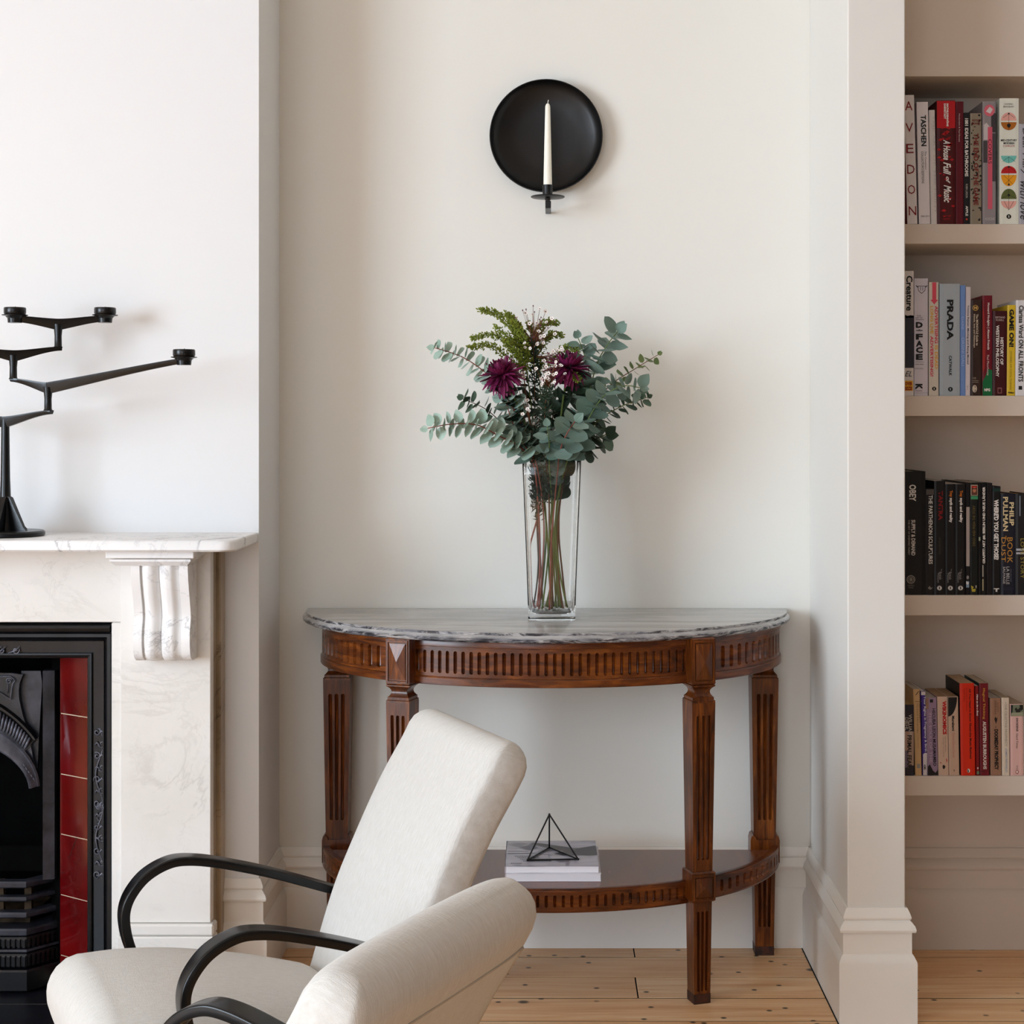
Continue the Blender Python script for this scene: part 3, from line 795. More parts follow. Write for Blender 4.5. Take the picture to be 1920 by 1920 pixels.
# legs
ZB1, ZB0 = CAM_H-1.003, CAM_H-1.0715         # block at shelf height
def leg(cx, cy, rot, k, rear=False):
    LM = Matrix.Translation((cx, cy, 0)) @ Matrix.Rotation(rot, 4, 'Z')
    def sq(h, z, fy=0): return [LM @ Vector(q) for q in ((-h, -h, z), (h, -h, z), (h, h, z), (-h, h, z))]
    zt = ZA0-.002
    b = MB(); b.loft([sq(h*k, zt-dz) for h, dz in ((.0283, 0), (.0283, .003), (.026, .0045), (.0222, .008), (.0195, .0125), (.019, .0165), (.0203, .0215), (.024, .0265), (.026, .028), (.026, .034), (.0283, .0355), (.0283, .040))])
    o_neck = b.build('neck', M['mahogany'], tb, 30)
    z1 = zt-.040
    hwf = lambda z: k*(.0285+(.0195-.0285)*(z1-z)/z1)
    b = MB()
    def seg(za, zb, s0, s1):
        Fn = lambda u, v, d: LM @ Vector((u*2*hwf(v), -hwf(v)+d, v))
        u_ = .36
        hm = hwf((za+zb)/2)
        flutes(b, lambda u, v, d: Fn(u/(2*hm), v, d), -hm*2*u_, hm*2*u_, za, zb, 3, .60, s0, s1, .0075*k)
        for sx in (-1, 1):
            q = [Fn(sx*u_, za, 0), Fn(sx*.5, za, 0), Fn(sx*.5, zb, 0), Fn(sx*u_, zb, 0)]; b.f([b.v(p) for p in q])
        for q in ((1, 1, 1, -1), (-1, 1, 1, 1), (-1, -1, -1, 1)):
            h0, h1 = hwf(za), hwf(zb)
            b.f([b.v(LM @ Vector(p)) for p in ((q[0]*h0, q[1]*h0, za), (q[2]*h0, q[3]*h0, za), (q[2]*h1, q[3]*h1, zb), (q[0]*h1, q[1]*h1, zb))])
    def plug(z):
        b.f([b.v(p) for p in sq(hwf(z), z)])
    if not rear:
        seg(ZB1-.004, z1, ZB1+.026, z1-.028); plug(z1); plug(ZB1-.004)
        seg(.0, ZB0+.004, .028, ZB0-.022); plug(0); plug(ZB0+.004)
    else:
        seg(ZB1-.02, z1, ZB1+.035, z1-.034); plug(z1); plug(ZB1-.02)
        seg(.0, ZB0+.004, .07, ZB0-.03); plug(0); plug(ZB0+.004)
    bmesh.ops.remove_doubles(b.bm, verts=b.bm.verts, dist=.00005)
    o = b.build('leg', M['mahogany'], tb, 30)
    b = MB(); b.loft([sq(hwf(z)+.0006, z) for z in (0, .004, .022)]); b.build('worn_foot', M['worn_foot'], o)
    return LM
t = NT('worn_foot'); t.color(t.ramp(t.noise(t.coord((1, 1, .6)), 60, 4), [(.35, '#1a0e08'), (.65, '#4a2210')])); t.set(Roughness=.6); M['worn_foot'] = t.m
def diamond_block(LM, h, z0, z1, name, crown=False):
    b = MB(); d = h
    b.loft([[LM @ Vector(q) for q in ((-h+e, -d+e, z), (h-e, -d+e, z), (h-e, d-e, z), (-h+e, d-e, z))] for e, z in ((.003, z0), (0, z0+.003), (0, z1-.003), (.003, z1))])
    o = b.build(name, M['mahogany'], tb)
    b = MB(); m_ = .006*h/.0285
    def rect(i, y, zi): return [LM @ Vector(q) for q in ((-h+i, y, z0+zi), (h-i, y, z0+zi), (h-i, y, z1-zi), (-h+i, y, z1-zi))]
    zi = m_*1.6
    rows = b.loft([rect(m_*.5, -d, zi*.55), rect(m_*.6, -d-.003, zi*.6), rect(m_, -d-.003, zi), rect(m_*1.15, -d+.0005, zi*1.12), rect(m_*1.5, -d+.0005, zi*1.35), rect(m_*1.5, -d-.0025, zi*1.35)], True, False, False)
    ap = b.v(LM @ Vector((0, -d-.0085, (z0+z1)/2))); r = rows[-1]
    for i in range(4): b.f((r[i], r[(i+1) % 4], ap))
    b.build('diamond_boss', M['mahogany'], o)
for sx in (1, -1):
    LM = leg(TX+sx*.338, -.388, sx*R(18), 1.0)
    diamond_block(LM, .0287, ZA0-.002, ZA1, 'corner_block')
    diamond_block(LM, .0288, ZB0, ZB1, 'shelf_block')
    LM = leg(TX+sx*.530, -.052, 0, 1.17, True)
    b = MB(); h = .033
    b.box(TX+sx*.530-h, TX+sx*.530+h, -.052-h, -.052+h*.6, ZA0-.002, ZA1, bev=.001); b.build('rear_block', M['mahogany'], tb)
    b = MB(); pr = [(-.036, ZB0), (-.036, ZB1-.014), (-.0335, ZB1-.004), (-.029, ZB1-.001), (-.024, ZB1-.004), (-.021, ZB1-.012), (.021, ZB1-.012), (.024, ZB1-.004), (.029, ZB1-.001), (.0335, ZB1-.004), (.036, ZB1-.014), (.036, ZB0)]
    b.prism([(TX+sx*.530+x, z) for x, z in pr], .05, Matrix.Translation((0, -.087, 0))); b.build('rear_shelf_block', M['mahogany'], tb)
# lower shelf with its fluted rail
ZS1, ZS0 = CAM_H-1.030, CAM_H-1.0815
b = MB(); ring = [el(s2t(LEN*i/64), -.012) for i in range(65)]
ring = [p for p in ring if p.y < -.102]
top = [Vector((p.x, p.y, ZS1)) for p in ring]; bot = [Vector((p.x, p.y, ZS1-.016)) for p in ring]
b.loft([bot, top]); b.build('shelf', M['mahogany_top'], tb)
secs2 = [(.055, t2s(-TLEG)-SB*.95, 14), (t2s(-TLEG)+SB*.95, t2s(TLEG)-SB*.95, 34), (t2s(TLEG)+SB*.95, LEN-.055, 14)]
for s0, s1, n in secs2:
    b = MB(); Fn = lambda u, v, d: (lambda p: Vector((p.x, p.y, v)))(el(s2t(u), -d))
    flutes(b, Fn, s0, s1, ZS0+.004, ZS1-.004, n, .42, ZS0+.0125, ZS1-.0115, .0075)
    N = n*2; rings = []
    for i in range(N+1):
        tt = s2t(s0+(s1-s0)*i/N); q = []
        for o_, z in ((0, ZS1-.004), (-.001, ZS1-.001), (-.004, ZS1+.0004), (-.016, ZS1+.0004), (-.016, ZS0), (-.002, ZS0), (0, ZS0+.004)):
            p = el(tt, o_); q.append(Vector((p.x, p.y, z)))
        rings.append(q)
    rows = [[b.v(p) for p in r] for r in rings]
    for a, c in zip(rows, rows[1:]):
        for k in range(6): b.f((a[k], a[k+1], c[k+1], c[k]))
    b.build('shelf_rail', M['mahogany_rail'], tb, 30)
# marble top
ZMT = CAM_H-.4515; MX = -.0135
b = MB(); rings = []
rnd = random.Random(8)
jit = [rnd.uniform(-.0007, .0007) for _ in range(97)]
for ins_, z in ((.010, ZMT-.0235), (.004, ZMT-.0225), (.0005, ZMT-.019), (.0, ZMT-.014), (.003, ZMT-.0095), (.0065, ZMT-.0075), (.0075, ZMT-.0065), (.0072, ZMT-.0025), (.0085, ZMT-.0005), (.0105, ZMT)):
    q = []
    for i in range(97):
        tt = -PI/2+PI*i/96; k = .0 if i in (0, 96) else 1
        q.append(Vector((MX+(.611-ins_+jit[i]*k)*math.sin(tt), -.003-(.498-ins_+jit[96-i]*k)*math.cos(tt), z+jit[(i*7) % 97]*.5*(z < ZMT-.001))))
    rings.append(q)
b.loft(rings); b.build('marble_top', M['grey_marble'], tb, 30)

# ------------------------------------------------------------------ glass vase on the marble top
YV = -.222; VX = P(1034.5, 0, -.28).x
va = thing('glass_vase', 'tall square tapering clear glass vase on the grey marble table top', 'vase', (VX, YV, ZMT))
def sqring(h, z, n=8, rad=.008):
    pts = []
    for c, (sx, sy) in enumerate(((1, 1), (-1, 1), (-1, -1), (1, -1))):
        for k in range(n):
            a = c*PI/2+PI/2*k/(n-1); pts.append(Vector((VX+sx*(h-rad)+rad*math.cos(a), YV+sy*(h-rad)+rad*math.sin(a), z)))
    return pts
ZV1 = P(0, 862, -.285).z; HV = ZV1-ZMT
HB, HT = .0555, .0695
hx = lambda z: HB+(HT-HB)*((z-ZMT)/HV)**1.15
b = MB(); zz = [ZMT+.0002+HV*i/10 for i in range(11)]
outer = [sqring(hx(ZMT)-.003, ZMT+.0002), sqring(hx(ZMT), ZMT+.003)]+[sqring(hx(z), z) for z in zz[1:-1]]+[sqring(hx(ZV1), ZV1-.002), sqring(hx(ZV1)-.001, ZV1)]
th = .0042
inner_ = [sqring(hx(ZV1)-th+.001, ZV1), sqring(hx(ZV1)-th, ZV1-.002)]+[sqring(hx(z)-th, z) for z in zz[-2:0:-1]]+[sqring(hx(ZMT)-th-.001, ZMT+.024), sqring(hx(ZMT)-.012, ZMT+.016, rad=.02), sqring(hx(ZMT)-.03, ZMT+.0145, rad=.02)]
b.loft(outer+inner_); b.build('vessel', M['glass'], va, 40)

# ------------------------------------------------------------------ bouquet
def catmull(pts, n=6):
    out = []
    for i in range(len(pts)-1):
        p0, p1, p2, p3 = pts[max(i-1, 0)], pts[i], pts[i+1], pts[min(i+2, len(pts)-1)]
        for k in range(n):
            t_ = k/n
            out.append(.5*((2*p1)+(p2-p0)*t_+(2*p0-5*p1+4*p2-p3)*t_*t_+(3*p1-p0-3*p2+p3)*t_**3))
    out.append(pts[-1]); return out
def leaf_mesh(name, wd, cup, tip, mat, fold=.12):
    b = MB(); L = 7; rows = []
    for i in range(L+1):
        s = i/L
        w_ = wd*math.sin(PI*min(1, s**.8*.97+.03))**(.62 if s < .6 else tip)
        if i == 0: w_ = .03
        z = cup*math.sin(PI*s)*-.10-cup*.12*s*s
        rows.append([Vector((-w_, s, z+fold*w_)), Vector((-w_*.5, s, z+fold*.3*w_)), Vector((0, s, z)), Vector((w_*.5, s, z+fold*.3*w_)), Vector((w_, s, z+fold*w_))])
    b.loft(rows, False)
    me_o = b.build(name, mat, None, True); me = me_o.data; bpy.data.objects.remove(me_o); return me
LEAF = {k: [leaf_mesh('leaf', wd, cup, tip, M[m]) for wd, cup, tip in ((.52, 1, .62), (.56, .4, .52), (.48, 1.6, .72), (.41, .8, .9))] for k, m in (('p', 'euc'), ('l', 'euc_lit'), ('d', 'euc_dark'), ('g', 'euc_green'))}
DLEAF = leaf_mesh('leaf', .2, 1.5, 1.0, M['dark_leaf'], .3)
def put_leaf(root, me, base, dirn, up, size, name='leaf'):
    if base.z < ZV1+.012:          # foliage inside the vase stays within the glass
        dirn = Vector((dirn.x*.5, dirn.y*.5, abs(dirn.z)+.75)); size *= .72
        for _ in range(6):
            d_ = dirn.normalized(); tip = base+d_*size; lim = hx(min(tip.z, ZV1))-.008-(.35*size)
            if tip.z > ZV1+.03 or (abs(tip.x-VX) < lim and abs(tip.y-YV) < lim): break
            dirn = Vector((dirn.x*.3-(base.x-VX)*14, dirn.y*.3-(base.y-YV)*14, dirn.z)); size *= .86
    y = dirn.normalized(); z = (up-y*up.dot(y)); z = z.normalized() if z.length > 1e-4 else Vector((0, 0, 1)); x = y.cross(z)
    o = bpy.data.objects.new(name, me); COL.objects.link(o); o.parent = root
    m_ = Matrix((x*size, y*size, z*size)).transposed().to_4x4(); m_.translation = base-ORG[root]
    o.matrix_local = m_; return o
def stem_path(px): return [P(a, c, d) for a, c, d in px]
def vase_safe(p):
    """keep the lower stems inside the glass"""
    if p.z < ZV1+.004 and p.z > ZMT:
        h = hx(p.z)-.0085
        p = Vector((max(VX-h, min(VX+h, p.x)), max(YV-h, min(YV+h, p.y)), max(p.z, ZMT+.0195)))
    return p
def eucalyptus(label, bottom, pts, kind, s0, s1, l0, l1, seed, from_py=858, spacing=.021, stem='red_stem'):
    rnd = random.Random(seed)
    path = [vase_safe(p) for p in catmull(stem_path(bottom+pts), 7)]
    root = thing('eucalyptus_branch', label, 'branch', path[0], 'eucalyptus branches in the glass vase')
    n = len(path)
    b = MB(); b.tube(path, [l0+(l1-l0)*i/(n-1) for i in range(n)], 6)
    for i in range(3, n//2, 4): pass
    b.build('stem', M[stem], root, True)
    z_from = P(0, from_py, -.25).z
    # arc-length walk
    acc = 0; last = 0; k = 0; tot = 0; start = None
    cum = [0]
    for a, c in zip(path, path[1:]): cum.append(cum[-1]+(c-a).length)
    i0 = next(i for i, p in enumerate(path) if p.z > z_from or i == n-1)
    s = cum[i0]+.004; ang = rnd.uniform(0, 3)
    while s < cum[-1]:
        i = max(j for j in range(n) if cum[j] <= s); i = min(i, n-2)
        f_ = (s-cum[i])/(cum[i+1]-cum[i]+1e-9); p = path[i].lerp(path[i+1], f_); tg = (path[i+1]-path[i]).normalized()
        u = (s-cum[i0])/(cum[-1]-cum[i0]); size = s0+(s1-s0)*u
        up = Vector((0, -1, .35)); a_ = tg.cross(up).normalized(); c_ = tg.cross(a_).normalized()
        ang += PI/2+rnd.uniform(-.35, .35)
        for h in (0, 1):
            aa = ang+h*PI
            d = a_*math.cos(aa)+c_*math.sin(aa)
            dd = (d+tg*rnd.uniform(.15, .55)).normalized()
            nrm = (tg*.9+Vector((-.25, -.55, .35))+Vector((rnd.uniform(-.4, .4), rnd.uniform(-.4, .4), rnd.uniform(-.4, .4)))).normalized()
            put_leaf(root, rnd.choice(LEAF[kind]), p+dd*.003, dd, nrm, 1.16*size*rnd.uniform(.85, 1.15))
        s += .80*(spacing*(1-.35*u))*rnd.uniform(.85, 1.15)
    for h in range(2):
        tg = (path[-1]-path[-3]).normalized()
        put_leaf(root, LEAF[kind][3], path[-1], (tg+Vector((rnd.uniform(-.4, .4), 0, rnd.uniform(-.4, .4)))).normalized(), Vector((0, -1, .3)), s1*.8)
    return root
V = YV
eucalyptus('pale eucalyptus branch reaching highest to the left, beside the left purple flower', [(1004, 1146, V), (990, 1090, V-.01), (992, 1030, V)],
           [(1012, 950, V), (1010, 880, -.23), (985, 810, -.27), (950, 745, -.30), (915, 703, -.31), (868, 670, -.32), (815, 652, -.33)], 'l', .038, .024, .0028, .001, 11, spacing=.0215)
eucalyptus('pale eucalyptus branch stretching low and level to the left of the vase', [(1007, 1140, V-.02), (1012, 1080, V-.02), (1012, 1010, V-.02)],
           [(1008, 930, V-.02), (1000, 872, -.27), (975, 838, -.30), (935, 817, -.33), (895, 797, -.35), (848, 795, -.37), (802, 803, -.38)], 'l', .038, .023, .0028, .001, 12, spacing=.0195)
eucalyptus('blue-grey eucalyptus branch with the tallest round leaf tip on the right', [(1052, 1146, V), (1046, 1080, V), (1040, 1000, V)],
           [(1048, 930, V), (1062, 865, -.23), (1088, 790, -.25), (1106, 730, -.26), (1120, 680, -.26), (1140, 645, -.27), (1158, 622, -.28)], 'p', .040, .038, .0028, .0012, 13, spacing=.026, stem='green_stem')
eucalyptus('green eucalyptus branch with the thin tip reaching farthest right', [(1062, 1140, V+.02), (1054, 1070, V+.02), (1048, 1000, V+.02)],
           [(1052, 930, V+.02), (1072, 850, -.17), (1105, 770, -.14), (1145, 722, -.12), (1190, 692, -.11), (1234, 665, -.10)], 'g', .034, .016, .0026, .0008, 14, spacing=.027, stem='twig')
eucalyptus('dark eucalyptus branch ending in small green leaves at the right edge of the bouquet', [(1040, 1148, V+.02), (1044, 1080, V+.02), (1044, 1000, V+.01)],
           [(1052, 930, V+.01), (1076, 855, -.20), (1115, 795, -.19), (1165, 762, -.18), (1214, 745, -.17)], 'd', .042, .018, .0026, .0009, 15, 900, spacing=.020, stem='green_stem')
eucalyptus('grey eucalyptus branch leaning right below the tallest leaf tip', [(1064, 1142, V-.02), (1050, 1075, V-.02), (1042, 1000, V-.02)],
           [(1046, 930, V-.02), (1066, 860, -.28), (1098, 795, -.31), (1130, 745, -.33), (1168, 724, -.34), (1200, 727, -.34)], 'p', .040, .028, .0026, .001, 16, spacing=.022, stem='green_stem')
eucalyptus('short eucalyptus branch with large round leaves over the front rim of the vase', [(1030, 1148, V-.03), (1032, 1080, V-.03), (1034, 1010, V-.03)],
           [(1040, 940, V-.04), (1046, 880, -.29), (1050, 845, -.33), (1062, 815, -.36), (1078, 790, -.37)], 'p', .044, .034, .0026, .0012, 17, 915, .024)
eucalyptus('small upright eucalyptus sprig in the middle front of the bouquet', [(1016, 1148, V-.02), (1024, 1080, V-.02), (1030, 1010, V-.03)],
           [(1034, 940, V-.03), (1030, 870, -.29), (1030, 835, -.33), (1026, 800, -.34)], 'p', .036, .026, .0024, .001, 18, 868, .021, 'green_stem')
eucalyptus('dark eucalyptus branch with broad leaves drooping low to the right', [(1022, 1146, V+.03), (1036, 1080, V+.03), (1042, 1000, V+.03)],
           [(1052, 930, V+.03), (1070, 868, -.18), (1096, 838, -.17), (1120, 822, -.16), (1136, 815, -.16)], 'd', .046, .040, .0026, .0014, 19, 930, .019, 'green_stem')
eucalyptus('light blue eucalyptus sprig rising above the right purple flower', [(1044, 1148, V), (1040, 1090, V), (1038, 1010, V)],
           [(1046, 940, V), (1058, 860, -.20), (1085, 770, -.18), (1104, 700, -.19), (1092, 655, -.21), (1084, 634, -.22)], 'p', .036, .026, .0024, .001, 20, 840, .03, 'green_stem')
eucalyptus('small dark eucalyptus sprig pointing left between the two pale branches', [(1000, 1140, V+.02), (1008, 1080, V+.02), (1010, 1000, V+.02)],
           [(1006, 930, V+.02), (990, 865, -.18), (950, 805, -.16), (912, 768, -.15), (868, 748, -.14)], 'd', .036, .022, .0022, .0009, 21, 850, .024, 'brown_stem')
eucalyptus('short dark eucalyptus sprig filling the right middle of the bouquet', [(1056, 1146, V-.01), (1048, 1080, V-.01), (1046, 1000, V)],
           [(1052, 930, V), (1064, 860, -.24), (1078, 810, -.25), (1090, 760, -.25), (1118, 738, -.25)], 'd', .040, .034, .0024, .0012, 22, 945, .020, 'twig')

eucalyptus('round leaved eucalyptus sprig tucked under the left purple flower', [(1010, 1148, V-.02), (1016, 1080, V-.02), (1020, 1000, V-.02)],
           [(1016, 930, V-.02), (1004, 868, -.27), (982, 832, -.29), (962, 795, -.30), (950, 758, -.30)], 'p', .042, .030, .0024, .0012, 23, 900, .022)
eucalyptus('dark eucalyptus sprig standing in the shaded middle behind the small white flowers', [(1038, 1148, V+.02), (1034, 1080, V+.02), (1030, 1000, V+.01)],
           [(1030, 930, V+.01), (1030, 860, -.22), (1034, 800, -.22), (1042, 745, -.22)], 'd', .042, .032, .0024, .0012, 24, 950, .019, 'brown_stem')

def head_mesh():
    b = MB(); rnd = random.Random(2)
    for ring, (n, el_, ln, curl) in enumerate(((22, -38, .044, .5), (26, -16, .046, .3), (28, 8, .044, -.1), (28, 28, .038, -.7), (26, 46, .032, -1.3), (20, 62, .026, -1.8), (14, 76, .020, -2.1), (7, 86, .016, -2.1))):
        for k in range(n):
            a = 2*PI*(k+rnd.random()*.6)/n; e0 = R(el_+rnd.uniform(-9, 9)); L = ln*rnd.uniform(.85, 1.12)
            p = Vector((0, 0, 0)); pts = []; e = e0; w_ = .0027*rnd.uniform(.85, 1.1)*1.45
            for i in range(5):
                pts.append((p.copy(), e)); p = p+Vector((math.cos(e)*math.cos(a), math.cos(e)*math.sin(a), math.sin(e)))*L/4; e -= curl*.28
            sd = Vector((-math.sin(a), math.cos(a), 0)); rows = []
            for i, (q, ee) in enumerate(pts):
                ww = w_*(.45, .9, 1.1, 1.0, .35)[i]; nr = Vector((-math.sin(ee)*math.cos(a), -math.sin(ee)*math.sin(a), math.cos(ee)))
                rows.append([q-sd*ww+nr*ww*.7, q, q+sd*ww+nr*ww*.7])
            b.loft(rows, False)
    o = b.build('petals', M['petal'], None, True); me = o.data; bpy.data.objects.remove(o); return me
HEAD = head_mesh()
def chrys(label, bottom, pts, face, seed, sc_=1.0):
    rnd = random.Random(seed); path = [vase_safe(p) for p in catmull(stem_path(bottom+pts), 7)]
    root = thing('chrysanthemum', label, 'flower', path[0], 'purple chrysanthemums in the vase')
    b = MB(); b.tube(path, .0026, 6); b.build('stem', M['green_stem'], root, True)
    o = bpy.data.objects.new('petals', HEAD); COL.objects.link(o); o.parent = root; o['kind'] = 'stuff'
    o.matrix_local = Matrix.Translation(path[-1]-ORG[root]) @ Vector(face).normalized().to_track_quat('Z', 'Y').to_matrix().to_4x4() @ Matrix.Scale(sc_, 4)
    b = MB(); b.lathe([(0, -.012), (.008, -.010), (.012, -.003), (.004, .002)], 10, Matrix.Translation(path[-1]) @ Vector(face).normalized().to_track_quat('Z', 'Y').to_matrix().to_4x4()); b.build('calyx', M['dark_leaf'], root, True)
    n = len(path)
    for k in range(34):
        i = int(n*(.48+.44*k/34)); tg = (path[min(i+1, n-1)]-path[i-1]).normalized()
        d = Vector((rnd.uniform(-1, 1), rnd.uniform(-1, .6), rnd.uniform(-.5, .5)))
        put_leaf(root, DLEAF, path[i], d+tg*.4, Vector((rnd.uniform(-.5, .5), -.6, .6)), rnd.uniform(.035, .062))
    return root
chrys('purple chrysanthemum on the left side of the bouquet', [(1036, 1148, V-.01), (1030, 1080, V-.01), (1026, 1000, V)], [(1018, 930, V), (1005, 860, -.25), (980, 780, -.29), (955, 730, -.31), (941, 703, -.32)], (-.2, -.42, .9), 31, 1.2)
chrys('purple chrysanthemum on the right side of the bouquet', [(1026, 1146, V+.01), (1034, 1080, V+.01), (1036, 1000, V)], [(1038, 930, V), (1044, 860, -.23), (1052, 780, -.27), (1060, 720, -.28), (1065, 690, -.28)], (.15, -.25, 1.0), 32, 1.22)

def goldenrod(label, bottom, pts, plumes, seed):
    rnd = random.Random(seed); path = [vase_safe(p) for p in catmull(stem_path(bottom+pts), 7)]
    root = thing('goldenrod_stem', label, 'flower', path[0], 'goldenrod stems in the vase')
    b = MB(); b.tube(path, [.0028-.0018*i/(len(path)-1) for i in range(len(path))], 6)
    buds = MB()
    for pl in plumes:
        q = catmull(stem_path(pl), 8); b.tube(q, .0008, 5)
        n = len(q)
        for i in range(2, n):
            tg = (q[i]-q[i-1]).normalized()
            for k in range(17):
                a = Vector((rnd.uniform(-1, 1), rnd.uniform(-1, 1), rnd.uniform(-1, 1))).normalized()
                ln = (.014*(1-.6*i/n)+.003)*rnd.random()**.6; c = q[i].lerp(q[i-1], rnd.random())+a*ln
                r = rnd.uniform(.0013, .0027); dr = (a+tg*.8).normalized()
                m_ = Matrix.Translation(c) @ dr.to_track_quat('Z', 'Y').to_matrix().to_4x4()
                buds.lathe([(0, -r*1.5), (r*.8, -r*.3), (r*.6, r*.8), (0, r*1.6)], 5, m_, False)
    b.build('stem', M['green_stem'], root, True)
    o = buds.build('buds', M['solidago'], root, False); o['kind'] = 'stuff'
    n = len(path)
    for k in range(26):
        i = int(n*(.45+.5*k/26)); d = Vector((rnd.uniform(-1, 1), rnd.uniform(-1, .6), rnd.uniform(-.1, .9)))
        put_leaf(root, DLEAF, path[i], d, Vector((rnd.uniform(-.5, .5), -.6, .6)), rnd.uniform(.02, .042))
    return root
goldenrod('goldenrod stem with feathery green plumes arching to the left', [(1010, 1148, V+.01), (1018, 1080, V+.01), (1024, 1000, V+.01)],
          [(1020, 930, V+.01), (1008, 860, -.22), (996, 760, -.22), (985, 680, -.23), (975, 640, -.23)],
          [[(975, 640, -.23), (955, 608, -.24), (930, 588, -.25), (900, 581, -.26)], [(985, 670, -.23), (962, 645, -.25), (925, 628, -.27), (886, 634, -.29)], [(988, 690, -.23), (955, 672, -.26), (920, 648, -.28), (880, 652, -.30)],
           [(980, 650, -.23), (965, 618, -.22), (960, 598, -.21), (950, 588, -.2)], [(978, 640, -.23), (975, 620, -.23), (968, 605, -.24)], [(990, 700, -.23), (975, 670, -.26), (960, 655, -.27), (945, 640, -.28)],
           [(990, 690, -.23), (985, 655, -.24), (978, 625, -.25), (960, 602, -.26)], [(985, 660, -.23), (960, 640, -.22), (930, 612, -.2)]], 41)
goldenrod('goldenrod stem with plumes in the top middle behind the white waxflowers', [(1048, 1148, V+.02), (1044, 1080, V+.02), (1036, 1000, V+.02)],
          [(1034, 930, V+.02), (1026, 860, -.20), (1016, 760, -.19), (1008, 680, -.19), (1006, 640, -.19)],
          [[(1006, 640, -.19), (1012, 618, -.18), (1026, 604, -.17), (1044, 606, -.16)], [(1008, 660, -.19), (1022, 638, -.18), (1036, 626, -.18), (1054, 629, -.17)], [(1006, 650, -.19), (1000, 625, -.19), (990, 605, -.2)],
           [(1012, 690, -.19), (1000, 660, -.21), (992, 635, -.22)], [(1012, 700, -.19), (1040, 668, -.2), (1062, 652, -.21), (1084, 658, -.21)], [(1014, 720, -.19), (1050, 704, -.26), (1072, 702, -.29), (1084, 712, -.30)], [(1010, 680, -.19), (990, 665, -.2), (975, 660, -.2)]], 42)

def blossom_mesh():
    b = MB()
    for k in range(5):
        a = 2*PI*k/5; d = Vector((math.cos(a), math.sin(a), 0)); s = Vector((-d.y, d.x, 0))
        rows = [[d*.0012-s*.001, d*.0012+s*.001], [d*.0042-s*.0030+Vector((0, 0, .0008)), d*.0042+s*.0030+Vector((0, 0, .0008))], [d*.0064-s*.0014+Vector((0, 0, .0019)), d*.0064+s*.0014+Vector((0, 0, .0019))]]
        b.loft(rows, False)
    b.mi = 1; b.lathe([(0, .0012), (.0017, .0012), (.0014, .0004), (0, .0002)], 8, None, False)
    b.mi = 2; b.lathe([(0, -.005), (.0013, -.004), (.0022, -.001), (.0016, .0003)], 7, None, False)
    o = b.build('blossom', [M['blossom'], M['eye'], M['bud']], None, True); me = o.data; bpy.data.objects.remove(o); return me
BLOS = blossom_mesh()
def wax(label, bottom, pts, clusters, seed):
    rnd = random.Random(seed); path = [vase_safe(p) for p in catmull(stem_path(bottom+pts), 7)]
    root = thing('waxflower_stem', label, 'flower', path[0], 'waxflower stems in the vase')
    b = MB(); b.tube(path, [.0024-.0014*i/(len(path)-1) for i in range(len(path))], 6)
    nd = MB(); flowers = []
    n = len(path)
    for cx_, cy_, cd_, rad, cnt, nb in clusters:
        c = P(cx_, cy_, cd_); anchor = min(path, key=lambda p: (p-c).length+max(0, (p.z-c.z))*3)
        for k in range(cnt+nb):
            q = c+Vector((rnd.gauss(0, 1)*rad, rnd.gauss(0, 1)*rad, rnd.gauss(0, 1)*rad*.9))
            mid = anchor.lerp(q, .55)+Vector((0, 0, -.004)); b.tube([anchor, mid, q], [.0008, .0006, .0004], 4, False)
            if k < cnt: flowers.append(q)
            else: nd.lathe([(0, -.002), (.0014, -.001), (.0017, .0008), (0, .0028)], 5, Matrix.Translation(q), False)
    b.build('stem', M['twig'], root, True)
    o = nd.build('buds', M['bud'], root); o['kind'] = 'stuff'
    nb_ = MB()
    for k in range(620):
        i = int(n*(.38+.6*rnd.random())); p = path[min(i, n-1)]
        d = Vector((rnd.uniform(-1, 1), rnd.uniform(-1, 1), rnd.uniform(.0, 1.2))).normalized()*rnd.uniform(.010, .022); s = d.cross(Vector((0, 1, .2))).normalized()*.0015
        p = p+Vector((rnd.gauss(0, .006), rnd.gauss(0, .006), rnd.gauss(0, .004)))
        if p.z < ZV1: p = vase_safe(p)
        e_ = p+d
        if e_.z < ZV1+.02: e_ = vase_safe(e_)
        nb_.f([nb_.v(p-s*.4), nb_.v(p+(e_-p)*.5-s), nb_.v(e_), nb_.v(p+(e_-p)*.5+s)])
    o = nb_.build('needles', M['dark_leaf'], root); o['kind'] = 'stuff'
    for q in flowers:
        o = bpy.data.objects.new('blossom', BLOS); COL.objects.link(o); o.parent = root
        f_ = Vector((rnd.uniform(-.6, .4), -.8, rnd.uniform(-.1, .9)))
        o.matrix_local = Matrix.Translation(q-ORG[root]) @ f_.to_track_quat('Z', 'Y').to_matrix().to_4x4() @ Matrix.Scale(rnd.uniform(.6, .85), 4)
wax('tall waxflower stem with tiny white blossoms at the very top of the bouquet', [(1012, 1146, V+.03), (1010, 1060, V+.03), (1006, 960, V+.02)], [(1008, 900, V), (1004, 820, -.21), (1002, 720, -.22), (1000, 640, -.23)],
    [(998, 602, -.23, .020, 6, 14), (1022, 612, -.22, .018, 5, 8), (1000, 640, -.25, .014, 8, 4), (1030, 660, -.23, .012, 4, 6), (972, 606, -.22, .008, 2, 4), (1012, 632, -.26, .010, 4, 4)], 51)
